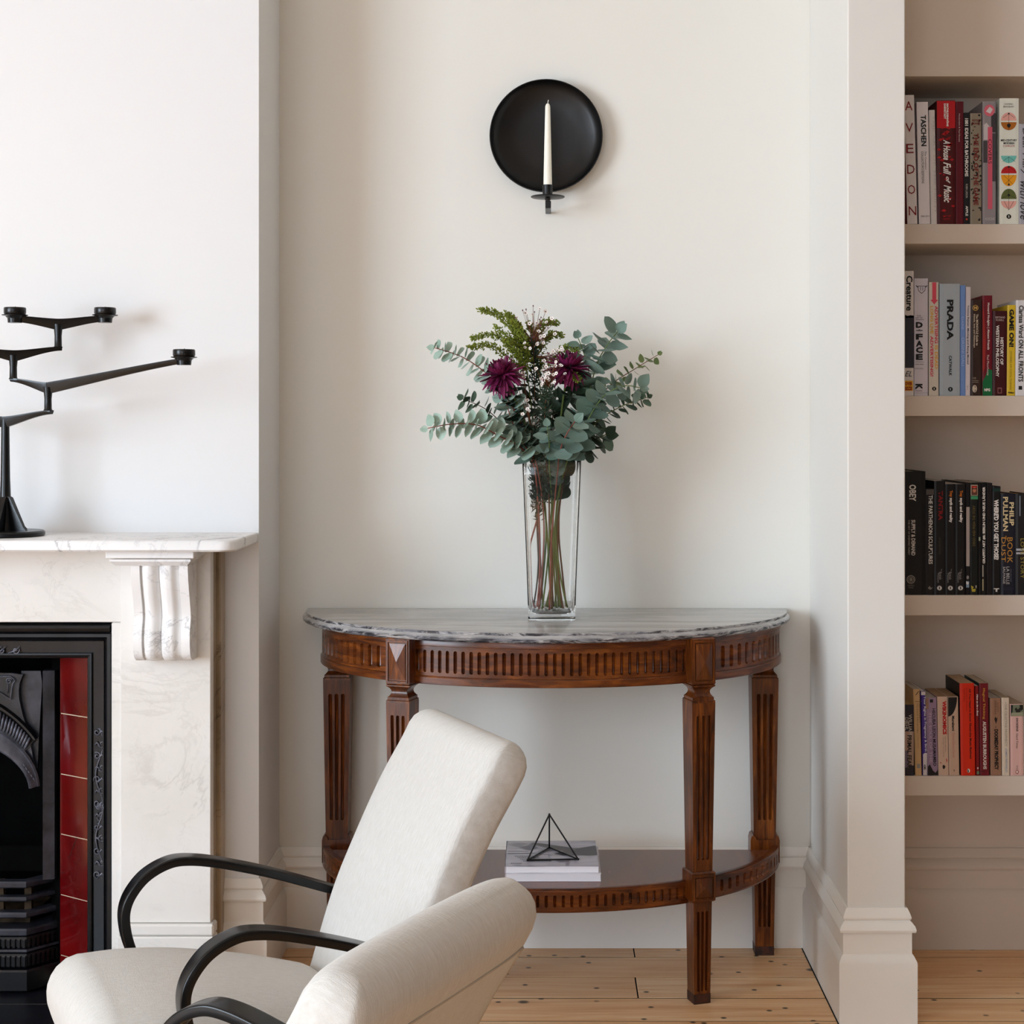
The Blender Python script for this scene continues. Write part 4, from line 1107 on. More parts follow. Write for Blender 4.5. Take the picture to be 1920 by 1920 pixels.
wax('waxflower stem with a bright white blossom cluster between the purple flowers', [(1034, 1148, V-.02), (1036, 1060, V-.02), (1030, 960, V-.03)], [(1028, 900, V-.04), (1020, 830, -.29), (1022, 770, -.31), (1026, 725, -.32)],
    [(1024, 708, -.34, .010, 11, 6), (1043, 690, -.33, .010, 8, 4), (1015, 690, -.30, .010, 3, 3), (1040, 660, -.28, .010, 4, 4)], 52)
wax('short waxflower stem with four open blossoms low in the bouquet centre', [(1018, 1146, V), (1014, 1060, V), (1008, 960, V-.01)], [(1006, 900, V-.02), (1000, 850, -.28), (996, 800, -.30)],
    [(990, 768, -.32, .008, 5, 3), (978, 700, -.27, .012, 3, 6), (1012, 782, -.28, .014, 2, 4)], 53)

# ------------------------------------------------------------------ magazines and wire pyramid on the lower shelf
def magazine(x0, x1, y0, y1, z0, th, label, cover, rot=0):
    c = Vector(((x0+x1)/2, (y0+y1)/2, z0)); r = thing('magazine', label, 'magazine', c, 'magazines on the lower table shelf')
    MB().box(x0+.001, x1-.001, y0+.001, y1-.001, z0+.0006, z0+th-.0006).build('page_block', M['page_white'], r)
    b = MB(); b.box(x0, x1, y0, y1, z0+th-.0006, z0+th).box(x0, x1, y0, y1, z0, z0+.0006).box(x0-.0004, x0+.001, y0, y1, z0, z0+th)
    o = b.build('cover', cover, r); r.rotation_euler = (0, 0, rot); return r, o
t = NT('page_white'); t.color('#ece9ee'); t.set(Roughness=.7); wv = t.n('ShaderNodeTexWave', wave_type='BANDS', bands_direction='Z'); wv.inputs['Scale'].default_value = 260
t.l(t.coord(), wv.inputs['Vector']); t.bump(wv.outputs['Fac'], .2, .0004); M['page_white'] = t.m
t = NT('magazine_cover'); v = t.coord((5, 9, 1)); n = t.noise(v, 1.3, 2, .4, .6)
t.color(t.ramp(n, [(.40, '#8e8c97'), (.45, '#b9b6c2'), (.60, '#c9c6d2')])); t.set(Roughness=.25); M['mag'] = t.m
zs = ZS1+.0004
mx0, mx1 = P(950, 0, -.28).x, P(1127, 0, -.36).x
myf, myb = -.395, -.16
magazine(mx0, P(1127, 0, myf).x, myf, myb, zs, .017, 'lower thick white magazine lying under another on the table shelf', M['page_white'])
m2, cov = magazine(mx0-.002, P(1124, 0, myf).x-.002, myf+.006, myb-.004, zs+.0172, .0155, 'upper grey magazine with a picture cover under the wire pyramid', M['mag'], R(.6))
zc = zs+.0172+.0157
def flat(b, poly, z): b.f([b.v((x, y, z)) for x, y in poly])
X0, X1, Y0, Y1 = mx0-.002, P(1124, 0, myf).x-.002, myf+.006, myb-.004
U = lambda u, v_: (X0+(X1-X0)*u, Y0+(Y1-Y0)*v_)
b = MB(); flat(b, [U(.30, .93), U(.52, .82), U(.78, .68), U(.995, .80), U(.995, .42), U(.62, .40), U(.52, .47), U(.64, .58), U(.42, .72), U(.26, .88)], zc)
b.build('cover_picture', plain('#4b4950', .3), cov)
b = MB(); flat(b, [U(.02, .50), U(.30, .50), U(.60, .38), U(.30, .475), U(.02, .475)], zc+.0001); flat(b, [U(.02, .58), U(.25, .58), U(.25, .567), U(.02, .567)], zc+.0001); b.build('cover_line', plain('#3a3840', .3), cov)
b = MB(); flat(b, [U(.52, .28), U(.70, .30), U(.68, .04), U(.64, .02), U(.66, .16), U(.58, .14)], zc+.0001); b.build('cover_shade', plain('#8d8997', .3), cov)
b = MB(); flat(b, [U(.14, .72), U(.30, .86), U(.36, .70), U(.26, .60)], zc+.0001); b.build('cover_figure', plain('#6d6a78', .3), cov)
b = MB(); rnd = random.Random(5)
for r_ in range(4):
    u = .10+.03*r_
    while u < .10+.03*r_+(.26, .22, .24, .30)[r_]:
        l_ = rnd.uniform(.008, .022); v0_ = .40-.062*r_; flat(b, [U(u, v0_), U(u+l_, v0_), U(u+l_, v0_-.030), U(u, v0_-.030)], zc+.0002); u += l_+.006
for k in range(6): flat(b, [U(.06+.02*k, .125), U(.075+.02*k, .125), U(.075+.02*k, .095), U(.06+.02*k, .095)], zc+.0002)
o = b.build('cover_lettering', plain('#4a4855', .3), cov); o['kind'] = 'stuff'
# wire tetrahedron
pyr = thing('wire_pyramid', 'small black wire pyramid standing on the magazines on the lower shelf', 'ornament', P(1030, 1600, -.30))
ap = None; zb2 = zc+.0022
A_ = Vector((P(989, 0, -.345).x, -.345, zb2)); B_ = Vector((P(1084, 0, -.338).x, -.338, zb2)); C_ = Vector((P(1030, 0, -.235).x, -.235, zb2)); D_ = Vector((P(1030, 1527, -.30).x, -.30, P(0, 1527, -.30).z))
for nm, p, q in (('rod', A_, B_), ('rod', B_, C_), ('rod', C_, A_), ('rod', A_, D_), ('rod', B_, D_), ('rod', C_, D_)):
    b = MB(); b.tube([p, q], .0019, 8); b.build(nm, M['black_metal'], pyr, 40)
for p in (A_, B_, C_, D_):
    b = MB(); bmesh.ops.create_icosphere(b.bm, subdivisions=2, radius=.0028, matrix=Matrix.Translation(p)); b.build('joint', M['black_metal'], pyr, True)

# ------------------------------------------------------------------ armchairs
def chair(label, loc, rot):
    H0 = -.007
    r = thing('armchair', label, 'armchair', (0, 0, 0), 'bentwood armchairs by the fireplace')
    def section(c, up, hw, th, n=44, ex=5.0, crown=0.0):
        out = []
        for k in range(n):
            a = 2*PI*k/n; ca, sa = math.cos(a), math.sin(a)
            yy = hw*math.copysign(abs(ca)**(2/ex), ca); tt = th/2*math.copysign(abs(sa)**(2/ex), sa)
            tt += crown*(1-(yy/hw)**2)*(1 if sa > 0 else -.3)*abs(sa)**.3 if crown else 0
            out.append(c+Vector((0, yy, 0))+up*tt)
        return out
    def cushion(path, ths, hw, R0, R1, crown, name, ex=5.0):
        pts = catmull([Vector((x, 0, z+H0)) for x, z in path], 5); n = len(pts)
        b = MB(); rings = []
        def frame(i):
            t_ = (pts[min(i+1, n-1)]-pts[max(i-1, 0)]).normalized(); return t_, Vector((-t_.z, 0, t_.x)) if name == 'seat' else Vector((t_.z, 0, -t_.x))
        thf = lambda u: ths[0]+(ths[1]-ths[0])*u
        t0, u0 = frame(0); t1, u1 = frame(n-1)
        for a in (80, 60, 40, 20):
            a = R(a); th = thf(0); rings.append(section(pts[0]-t0*R0*math.sin(a), u0, hw-R0*(1-math.cos(a)), th*(1-(1-math.cos(a))*min(1, 2*R0/th)), ex=ex, crown=crown*math.cos(a)))
        for i in range(n):
            t_, u = frame(i); rings.append(section(pts[i], u, hw, thf(i/(n-1)), ex=ex, crown=crown))
        for a in (20, 40, 55, 70, 82):
            a = R(a); th = thf(1); rings.append(section(pts[-1]+t1*R1*math.sin(a), u1, hw-R1*.75*(1-math.cos(a)), th*(1-(1-math.cos(a))*min(1, 2*R1/th)), ex=ex, crown=crown*math.cos(a)))
        b.loft(rings); return b.build(name, M['linen'], r, 60), rings
    # backrest: measured lean, slightly curved
    back, rb = cushion([(-.262, .20), (-.288, .288), (-.330, .419), (-.371, .512), (-.424, .618), (-.468, .69), (-.486, .722)], (.082, .088), .208, .03, .044, .006, 'backrest', 6.5)
    # welt seam round the rear panel
    pts = catmull([Vector((x, 0, z+H0)) for x, z in [(-.288, .288), (-.330, .419), (-.371, .512), (-.424, .618), (-.468, .69), (-.480, .708)]], 4)
    seam = []
    for i, p in enumerate(pts):
        t_ = (pts[min(i+1, len(pts)-1)]-pts[max(i-1, 0)]).normalized(); seam.append((p, Vector((t_.z, 0, -t_.x)), .041+.003*i/(len(pts)-1)))
    def on(i, yy): p, u, h = seam[i]; return p-u*h*(1-(abs(yy)/.208)**6.5)**(1/6.5)*1.0+Vector((0, yy, 0))
    ns_ = len(seam); loop = [on(i, .186) for i in range(ns_-3)]+[on(ns_-2, .182), on(ns_-1, .172)]
    loop += [on(ns_-1, y_/100) for y_ in range(14, -15, -4)]+[on(ns_-1, -.172), on(ns_-2, -.182)]+[on(i, -.186) for i in range(ns_-4, -1, -1)]
    b = MB(); b.tube(loop, .0019, 6); b.build('welt_seam', M['seam'], back, True)
    seat, _ = cushion([(-.205, .262), (-.10, .290), (.02, .314), (.11, .322), (.178, .320)], (.10, .13), .212, .03, .055, .018, 'seat', 5.0)
    # bentwood arm loops that run down into the rear feet
    arm_c = [(-.375, .395), (-.30, .424), (-.185, .468), (-.082, .500), (-.022, .5115), (.014, .508), (.05, .490), (.075, .462), (.0865, .434), (.0865, .403), (.077, .364), (.055, .318), (.01, .270), (-.08, .222), (-.20, .160), (-.32, .085), (-.425, .013)]
    for sy in (1, -1):
        path = catmull([Vector((x, sy*.2375, z+H0)) for x, z in arm_c], 6)
        n = len(path); rings = []
        for i, p in enumerate(path):
            t_ = (path[min(i+1, n-1)]-path[max(i-1, 0)]).normalized(); u = Vector((-t_.z, 0, t_.x))
            wdt = .0195; tk = .0075+.0012*math.sin(PI*i/n)
            q = []
            for k in range(20):
                a = 2*PI*(k+.5)/20; ca, sa = math.cos(a), math.sin(a)
                q.append(p+Vector((0, wdt*math.copysign(abs(ca)**.22, ca), 0))+u*tk*math.copysign(abs(sa)**.25, sa))
            rings.append(q)
        b = MB(); b.loft(rings); b.build('armrest', M['lacquer'], r, 40)
        b = MB(); b.loft([[Vector((x+dx, sy*.195+dy, z)) for dx, dy in ((-s, -s), (s, -s), (s, s), (-s, s))] for x, z, s in ((.185, .0, .011), (.175, .25, .017))]); b.build('front_leg', M['lacquer'], r)
        b = MB(); b.box(-.40, -.365, sy*.20-.002*0, sy*.2375, .375, .398) if sy > 0 else b.box(-.40, -.365, -.2375, -.20, .375, .398)
        b.build('back_bracket', M['lacquer'], r)
    for x, z in ((-.14, .185), (.155, .222)):
        MB().box(x-.02, x+.02, -.222, .222, z-.012, z+.012, bev=.003).build('cross_rail', M['lacquer'], r)
    r.location = (loc[0], loc[1], 0); r.rotation_euler = (0, 0, rot)
    return r
a1 = R(26)
L1 = Vector((math.sin(a1), -math.cos(a1)))
o1 = Vector((-.608, -1.2645))+L1*.018
c1 = chair('cream linen armchair with black bentwood arms whose whole seat shows beside the fireplace', o1, R(206))
c2 = None
def copy_tree(o, parent=None):
    c = o.copy(); COL.objects.link(c)
    if parent is not None: c.parent = parent
    for ch in list(o.children): copy_tree(ch, c)
    return c
c2 = copy_tree(c1); c2.location = (-.575, -2.02, 0); c2.rotation_euler = (0, 0, R(154))
c2['label'] = 'cream linen armchair nearest the front, seen from behind with its back seam showing'

# ------------------------------------------------------------------ alcove shelves and books
SHF = {1: (420, 457), 2: (742, 780), 3: (1116, 1154), 4: (1455, 1492)}
NAMES = {1: 'highest open shelf in the alcove, carrying the tall art books', 2: 'second alcove shelf from the top, carrying the pale and coloured spines', 3: 'third alcove shelf down, carrying the black spines', 4: 'lowest alcove shelf, carrying the small paperbacks'}
for k, (ya, yb) in SHF.items():
    z1, z0 = P(0, ya, YS).z, P(0, yb, YS).z
    b = MB(); b.box(XP1+.0005, XA1-.0005, YS, -.0125, z0, z1, bev=.0012)
    tag(b.build('alcove_shelf', M['taupe'], None, loc=((XP1+XA1)/2, YS/2, z0)), NAMES[k], 'shelf', 'painted alcove shelves')
SPX = F_PX/(YS+CAM_D)             # pixels per metre on the plane of the spines
TEXTS = []
def pages_mat(): return M['page']
def book(shelf, x0, x1, ytop, color, label, texts=(), shapes=(), dx=0.0, depth=.15, hard=False, page='#cdc3b4', side=None, arch=0.0, rough=.42):
    """x0, x1: foot of the spine; dx: sideways lean of its top; all in photo pixels on the spine plane"""
    yb = SHF[shelf][0]
    zb = P(0, yb, YS).z+.0003; H = (yb-ytop)/SPX; W = (x1-x0)/SPX
    ang = math.atan2(dx/SPX, H); xl = P(x0, 0, YS).x
    piv = xl if dx <= 0 else xl+W
    yf = YS+.003
    r = thing('book', label, 'book', (piv, yf, zb), 'books on alcove shelf %s' % {1: 'one', 2: 'two', 3: 'three', 4: 'four'}[shelf])
    ox = xl-piv                    # local left edge of the spine
    cm = plain(color, rough); sm = plain(side, rough) if side else cm
    b = MB(); tb_ = .0022 if hard else .0006; ov = .003 if hard else .0
    w2 = W
    rc = min(.0015, W*.2)
    # spine slightly rounded in plan, with two boards
    pl = []
    n = 6
    for i in range(n+1):
        u = i/n; pl.append((ox+W*u, -arch*math.sin(PI*u) if arch else (rc if i in (0, n) else 0)))
    outer = [(ox, depth)]+pl+[(ox+W, depth)]
    inn = [(ox+W-tb_, depth), (ox+W-tb_, .0025), (ox+tb_, .0025), (ox+tb_, depth)]
    ringp = outer+inn
    b.loft([[Vector((x, y, z)) for x, y in ringp] for z in (0, H)], True, False, False)
    # end caps of the U-shaped cover
    for z in (0, H):
        no = len(outer)
        vo = [b.v((x, y, z)) for x, y in outer]; vi = [b.v((x, y, z)) for x, y in inn]
        b.f([vo[0], vo[1], vi[2], vi[3]]); b.f([vo[-2], vo[-1], vi[0], vi[1]]); b.f(vo[1:-1]+[vi[1], vi[2]])
    mats = [cm]
    if side:
        mats.append(sm)
        for fc in b.bm.faces:
            c = fc.calc_center_median()
            if c.y > .004: fc.material_index = 1
    o = b.build('cover', mats, None); o.parent = r; ORG[o] = ORG[r]
    b = MB(); b.box(ox+tb_, ox+W-tb_, .0026, depth-ov, ov, H-ov if hard else H-.0004)
    o2 = b.build('page_block', plain(page, .85, .1), None); o2.parent = r
    r.rotation_euler = (0, ang, 0)
    fy = -.0005-arch
    def lx(px, py): return ox+(px-(x0+dx*(yb-py)/(yb-ytop)))/SPX
    def lz(py): return (yb-py)/SPX
    cols = {}
    for sh in shapes:
        k = sh[0]; c = sh[-1]; lay = fy-.00012*len(cols) if c not in cols else cols[c][1]
        if c not in cols: cols[c] = (MB(), lay)
        b, lay = cols[c]
        def poly(pts): b.f([b.v((lx(px, py), lay, lz(py))) for px, py in pts])
        if k == 'rect': _, a, t_, e, f_, _ = sh; poly([(a, t_), (e, t_), (e, f_), (a, f_)])
        elif k == 'disc': _, cx_, cy_, rx, ry, a0, a1_, _ = sh; poly([(cx_+rx*math.cos(R(a0+(a1_-a0)*i/20)), cy_-ry*math.sin(R(a0+(a1_-a0)*i/20))) for i in range(20 if a1_-a0 >= 360 else 21)])
        elif k == 'ring':
            _, cx_, cy_, rx, ry, wd, _ = sh
            for i in range(20):
                q = [R(18*i), R(18*(i+1))]
                poly([(cx_+rx*math.cos(q[0]), cy_+ry*math.sin(q[0])), (cx_+rx*math.cos(q[1]), cy_+ry*math.sin(q[1])), (cx_+(rx-wd)*math.cos(q[1]), cy_+(ry-wd)*math.sin(q[1])), (cx_+(rx-wd)*math.cos(q[0]), cy_+(ry-wd)*math.sin(q[0]))])
        elif k == 'poly': poly(sh[1])
        elif k == 'line':
            _, a, t_, e, f_, wd, _ = sh; d = math.hypot(e-a, f_-t_); nx, ny = -(f_-t_)/d*wd/2, (e-a)/d*wd/2
            poly([(a+nx, t_+ny), (e+nx, f_+ny), (e-nx, f_-ny), (a-nx, t_-ny)])
        elif k == 'swirl':          # publisher's round mark of two curled fish
            _, cx_, cy_, s, _ = sh
            for sg in (1, -1):
                pts = [(cx_+sg*s*math.cos(R(a)), cy_+sg*s*.95*math.sin(R(a))) for a in range(-35, 150, 20)]
                pts += [(cx_+sg*s*(.12+.30*(1-i/8)), cy_+sg*s*(.55*math.sin(R(125-i*22)))) for i in range(9)]
                poly(pts)
            poly([(cx_-s*.1, cy_-s*1.05), (cx_+s*.5, cy_-s*.7), (cx_+s*.1, cy_-s*.5)]); poly([(cx_+s*.1, cy_+s*1.05), (cx_-s*.5, cy_+s*.7), (cx_-s*.1, cy_+s*.5)])
    for c, (b, lay) in cols.items():
        o = b.build('spine_print', plain(c, .45), None); o.parent = r; o['kind'] = 'stuff'
    for tx in texts:
        s, orient, a, t_, e, f_, c = tx[:7]; bold = tx[7] if len(tx) > 7 else 0; shear = tx[8] if len(tx) > 8 else 0
        TEXTS.append((r, s, orient, lx(a, t_), lx(e, t_), lz(t_), lz(f_), fy-.00075, c, bold, shear))
    return r
def flush_text():
    tmp = []
    for i, T_ in enumerate(TEXTS):
        cu = bpy.data.curves.new('txt', 'FONT'); cu.body = T_[1]; cu.resolution_u = 2; cu.offset = min(T_[9]*2.4, .055); cu.shear = T_[10]
        o = bpy.data.objects.new('txt', cu); COL.objects.link(o); tmp.append(o)
    dg = bpy.context.evaluated_depsgraph_get()
    for o, (r, s, orient, xa, xb, zt, zb, y, c, bold, sh) in zip(tmp, TEXTS):
        me = bpy.data.meshes.new_from_object(o.evaluated_get(dg))
        xs = [v.co.x for v in me.vertices]; ys = [v.co.y for v in me.vertices]
        if not xs: continue
        ax, bx, ay, by = min(xs), max(xs), min(ys), max(ys)
        for v in me.vertices:
            u = (v.co.x-ax)/(bx-ax+1e-9); w_ = (v.co.y-ay)/(by-ay+1e-9)
            if orient == 'h': v.co = (xa+(xb-xa)*u, y, zb+(zt-zb)*w_)
            elif orient == 'd': v.co = (xa+(xb-xa)*w_, y, zt-(zt-zb)*u)
            else: v.co = (xb-(xb-xa)*w_, y, zb+(zt-zb)*u)
        me.materials.clear(); me.materials.append(plain(c, .45)); me.name = 'spine_lettering'
        n = bpy.data.objects.new('spine_lettering', me); COL.objects.link(n); n.parent = r
        n['kind'] = 'stuff'
    for o in tmp:
        d = o.data; bpy.data.objects.remove(o); bpy.data.curves.remove(d)
W_, K_ = '#e8e4e0', '#111111'
# --- shelf one
book(1, 1702, 1721, 178, '#d6d0d0', 'tall leaning white book with widely spaced thin red capitals down its spine',
     [(ch, 'h', x, y, x+14, y+17, '#7a1016') for ch, x, y in (('A', 1697, 190), ('V', 1698, 231), ('E', 1699, 270), ('D', 1701, 309), ('O', 1702, 347), ('N', 1704, 387))], dx=-6.5, depth=.24, hard=True, side='#6a0f14')
book(1, 1724, 1745, 191, '#dcd6d8', 'white book with bold black capitals above a smaller black title on its spine',
     [('TASCHEN', 'd', 1726.5, 216, 1736.5, 274, K_, .012), ('The Complete', 'd', 1733.5, 284, 1737, 318, K_), ("COLLECTOR'S EDITIONS", 'd', 1727.5, 284, 1732, 344, K_), ('1980-2010', 'h', 1727, 404, 1743, 407, '#444444')], dx=-4.5, depth=.21, hard=True)
book(1, 1746.5, 1757.5, 206, '#cfc9c6', 'thin pale grey book with barely visible lettering beside the big red book',
     [('THE ART OF THE PRINT', 'd', 1749, 216, 1753, 400, '#bab3b0')], dx=-4, depth=.18, hard=True)
rnd = random.Random(6)
shp = [('rect', 1757.3, 189, 1791.6, 240, '#b3101a')]
for k in range(34):
    x = rnd.uniform(1760, 1788); yy = 240+170*rnd.random()**1.3; s = rnd.uniform(1.5, 5)
    shp.append(('poly', [(max(x-s, 1757.6), yy), (x, yy-s*.7), (min(x+s, 1791.3), yy-s*.2), (x+s*.2, yy+s*.5)], '#a80f18'))
book(1, 1757, 1792, 188, '#4a080c', 'thick blood red book with a white brush script title and scattered red patches',
     [('MATHILDENHÖHE', 'd', 1775, 194, 1779.5, 237, W_, .02), ('DARMSTADT', 'd', 1770, 194, 1774, 223, W_, .02), ('A House', 'd', 1769, 262, 1782, 300, W_, .01, .35), ('Full', 'd', 1769, 304, 1783, 328, W_, .01, .35), ('of', 'd', 1774, 331, 1782, 344, W_, .01, .35), ('Music', 'd', 1770, 347, 1784, 380, W_, .01, .35), ('HATJE', 'h', 1769, 404, 1782, 407, '#a80f18'), ('CANTZ', 'h', 1769, 409, 1782, 412, '#a80f18')], shp, depth=.20, hard=True)
book(1, 1793, 1807.5, 190, '#5a0b1c', 'narrow dark maroon book with tiny white lettering near its top',
     [('Modernism & Paul Bonatz', 'd', 1798, 213, 1800.5, 266, '#d9c9c9')], depth=.21)
book(1, 1808, 1819.5, 211, '#17161a', 'narrow black book with a long white title about bathrooms',
     [('1001 IDEAS FOR BATHROOMS', 'd', 1809.5, 222, 1816, 331, W_, .012), ('ROBIN LARSON', 'd', 1811, 345, 1815, 371, '#b9b5b0'), ('APPLE', 'd', 1811, 386, 1815.5, 405, W_, .01)], [('disc', 1813.2, 411, 1.8, 1.8, 0, 360, '#c0392b')], depth=.17)
shp = [('disc', rnd.choice((rnd.uniform(1821.5, 1826), rnd.uniform(1835, 1839.5), rnd.uniform(1822, 1839))), rnd.uniform(214, 416), rnd.uniform(.8, 2.2), rnd.uniform(.8, 2.8), 0, 360, '#1d1b18') for _ in range(62)]
book(1, 1820, 1841, 212, '#8c8373', 'speckled tan and black book with a dark red title in capitals',
     [('PETER', 'h', 1823, 224, 1838, 228, '#6a1c18', .01), ('BEARD', 'h', 1823, 229.5, 1838, 233.5, '#6a1c18', .01), ('THE END OF THE GAME', 'd', 1826, 250, 1835, 385, '#701a16', .012)], shp, depth=.20, hard=True)
book(1, 1843, 1868, 190, '#8f8a8f', 'grey photographic book with a pink strip and a pink disc on its spine',
     [('COVERS', 'd', 1853.5, 261, 1860, 307, '#2a1416'), ('KOCHS', 'h', 1848, 408, 1865, 413, '#c9c5c8')],
     [('rect', 1859, 212, 1867.5, 248, '#3b383d'), ('rect', 1844, 264, 1852, 305, '#4a464c'), ('rect', 1861, 250, 1867.5, 340, '#45424a'), ('poly', [(1845, 262), (1845, 234), (1850, 230), (1858, 240), (1856, 262)], '#c9c3c8'), ('disc', 1855.5, 207, 10, 11, 0, 360, '#d2687a'), ('poly', [(1849, 209), (1856, 200), (1862, 205), (1857, 213)], '#d8d2d4'), ('poly', [(1856, 204), (1863, 202), (1862, 214), (1857, 214)], '#3b383d'), ('rect', 1852.5, 238, 1861, 392, '#cf5a70')], depth=.20, hard=True)
L_ = lambda a, t_, e, f_: ('line', a, t_, e, f_, .55, '#20201e')
book(1, 1875, 1911, 184, '#dcdfd4', 'wide off-white book with a column of coloured half circles on its spine',
     [('DOMINIC', 'h', 1884, 193.5, 1900, 196.5, '#3a3a38'), ('BRADBURY', 'h', 1882, 198.5, 1902, 201.5, '#3a3a38'), ('MID-CENTURY', 'h', 1877, 261, 1907, 265, '#222222', .01), ('MODERN', 'h', 1882, 266.5, 1902, 270.5, '#222222', .01), ('COMPLETE', 'h', 1881, 272, 1903, 275.5, '#a8362c')],
     [('disc', 1892, 226, 14.5, 15.5, 0, 180, '#e0a79c'), ('disc', 1892, 229, 14.5, 15, 180, 360, '#a8631c'), ('disc', 1892, 292, 14.5, 13.5, 180, 360, '#6fbdb4'), ('disc', 1892, 325, 14.5, 14, 0, 180, '#b5161c'), ('disc', 1892, 328, 14.5, 21, 180, 360, '#e39a1c'), ('disc', 1892, 373, 14.5, 19, 0, 180, '#5a6234'), ('disc', 1892, 377, 14.5, 14.5, 180, 360, '#e0a79c'),
      L_(1892, 213, 1892, 244), L_(1892, 213, 1881, 221), L_(1892, 213, 1903, 221), L_(1892, 294, 1892, 306), L_(1892, 294, 1880, 303), L_(1892, 294, 1904, 303), L_(1892, 313, 1892, 346), L_(1880, 322, 1892, 312), L_(1904, 322, 1892, 312), L_(1882, 328, 1899, 345), L_(1902, 328, 1885, 345), L_(1892, 355, 1892, 394), L_(1892, 365, 1879, 372), L_(1892, 365, 1905, 372), L_(1883, 377, 1892, 394), L_(1901, 377, 1892, 394),
      ('disc', 1892, 213, 1.6, 1.6, 0, 360, '#20201e'), ('disc', 1892, 313, 2, 2, 0, 360, '#20201e'), ('disc', 1892, 346, 2, 2, 0, 360, '#20201e'), ('disc', 1892, 366, 2.4, 2.4, 0, 360, '#20201e'), ('poly', [(1888, 234), (1892, 231), (1896, 234), (1894, 239), (1890, 239)], '#20201e'), ('swirl', 1892, 406, 4.5, '#20201e')], depth=.21, hard=True)
book(1, 1911.5, 1934, 232, '#a5a3ab', 'grey book with black handwriting at the right end of the highest shelf',
     [('Dear Mary', 'd', 1914, 240, 1930, 330, '#1c1c20', 0, .4), ('with love', 'd', 1913, 340, 1930, 412, '#1c1c20', 0, .4)], depth=.19)
# --- shelf two
book(2, 1693, 1714, 508, '#d2ccca', 'white book with a dark photograph band and a red and yellow label at its foot',
     [('Creature', 'd', 1699.5, 517, 1711.5, 583, K_, .012), ('Andrew Zuckerman', 'd', 1694.5, 519, 1698, 582, '#333333'), ('OVER', 'h', 1697, 716, 1711, 723, '#8a1c10', .02), ('SIZE', 'h', 1697, 725, 1711, 732, '#8a1c10', .02), ('EL', 'h', 1697, 696, 1710, 706, K_, .0, .4)],
     [('rect', 1693.5, 592, 1713.7, 690, '#2d2c36'), ('poly', [(1693.5, 592), (1698, 590), (1702, 593), (1707, 591), (1713.7, 592), (1713.7, 596), (1693.5, 596)], '#2d2c36'), ('rect', 1696, 714, 1712, 733, '#d9a51c')], depth=.2, hard=True)
book(2, 1715, 1740.5, 522, '#cac4cd', 'lilac grey book with an outlined animal head mark above stacked black capitals',
     [('THE', 'h', 1719, 591, 1727, 593.5, '#2a2a2a'), ('ART OF', 'h', 1716.5, 595, 1730, 597.5, '#2a2a2a')]+[(c, 'h', 1717.5, y, 1730.5, y+h, K_, .03) for c, y, h in (('D', 604, 11), ('*', 618, 6), ('F', 626, 11), ('A', 639, 11), ('C', 651, 11), ('E', 664, 11))]+[('ONE MAN', 'h', 1716, 682, 1732, 684.5, '#2a2a2a'), ('& HIS DOG', 'h', 1716, 690, 1731, 692.5, '#2a2a2a'), ('K', 'd', 1716.5, 720, 1730, 731, K_, .05)],
     [('poly', [(1721, 536), (1736, 536), (1735, 545), (1728.5, 551), (1722, 545)], '#2a2a2a'), ('poly', [(1722, 537), (1735, 537), (1734, 544.5), (1728.5, 549.5), (1723, 544.5)], '#cdc7d0'), ('line', 1718, 535.5, 1722, 539, 1.6, '#2a2a2b'), ('line', 1739, 535.5, 1735, 539, 1.6, '#2a2a2b'), ('line', 1726.5, 538, 1726.5, 545, 1, '#2a2a2b'), ('line', 1730.5, 538, 1730.5, 545, 1, '#2a2a2b'), ('line', 1717, 599.5, 1733, 599.5, .6, '#2a2a2b'), ('line', 1717, 679, 1733, 679, .6, '#2a2a2b'), ('line', 1716.5, 733, 1730, 733, .8, '#2a2a2b'), ('line', 1716, 737, 1740, 737, .6, '#8a8490')], depth=.2)
book(2, 1742.5, 1760.5, 529, '#cfc6b8', 'cream book with a pink arrow and pink and yellow lettering down its spine',
     [('ADVERTISING', 'd', 1753, 573.5, 1759, 644, '#cc4256', .012), ('IS DEAD', 'd', 1753, 648, 1759, 692, '#d9a33a', .012), ('LONG LIVE', 'd', 1744.5, 574, 1750.5, 626, '#d9a33a', .012), ('ADVERTISING!', 'd', 1744.5, 630, 1750.5, 706, '#cc4256', .012)],
     [('rect', 1748.5, 529.5, 1756, 562, '#d14a5e'), ('poly', [(1745, 562), (1759.5, 562), (1752.3, 571)], '#d14a5e'), ('swirl', 1752, 729, 4, '#1d1b1a')], depth=.18)
book(2, 1762.5, 1800.5, 532, '#a7b3bd', 'wide pale blue book with large black capitals of a fashion house',
     [('PRADA', 'd', 1776, 562, 1788, 638, K_, .018), ('CATWALK', 'd', 1779.5, 667, 1785, 705, K_, .012)], [('swirl', 1782.5, 730, 4.5, '#15171a')], depth=.2, hard=True)
book(2, 1801.5, 1811, 535, '#7193cf', 'slim sky blue book with faint pale lettering', [('DARE', 'd', 1803.5, 594, 1807, 618, '#a9bde6'), ('ORSINI DALI', 'd', 1803.5, 633, 1808.5, 686, '#a9bde6')], depth=.17)
book(2, 1811, 1820, 538, '#d5cdd4', 'slim white book with small black serif lettering on its spine', [('Yvonne Rainer: Moving and Being Moved', 'd', 1813.5, 572, 1817.5, 683, '#222222', .008), ('2012', 'd', 1813.5, 723, 1815.5, 731, '#777777')], dx=1, depth=.17)
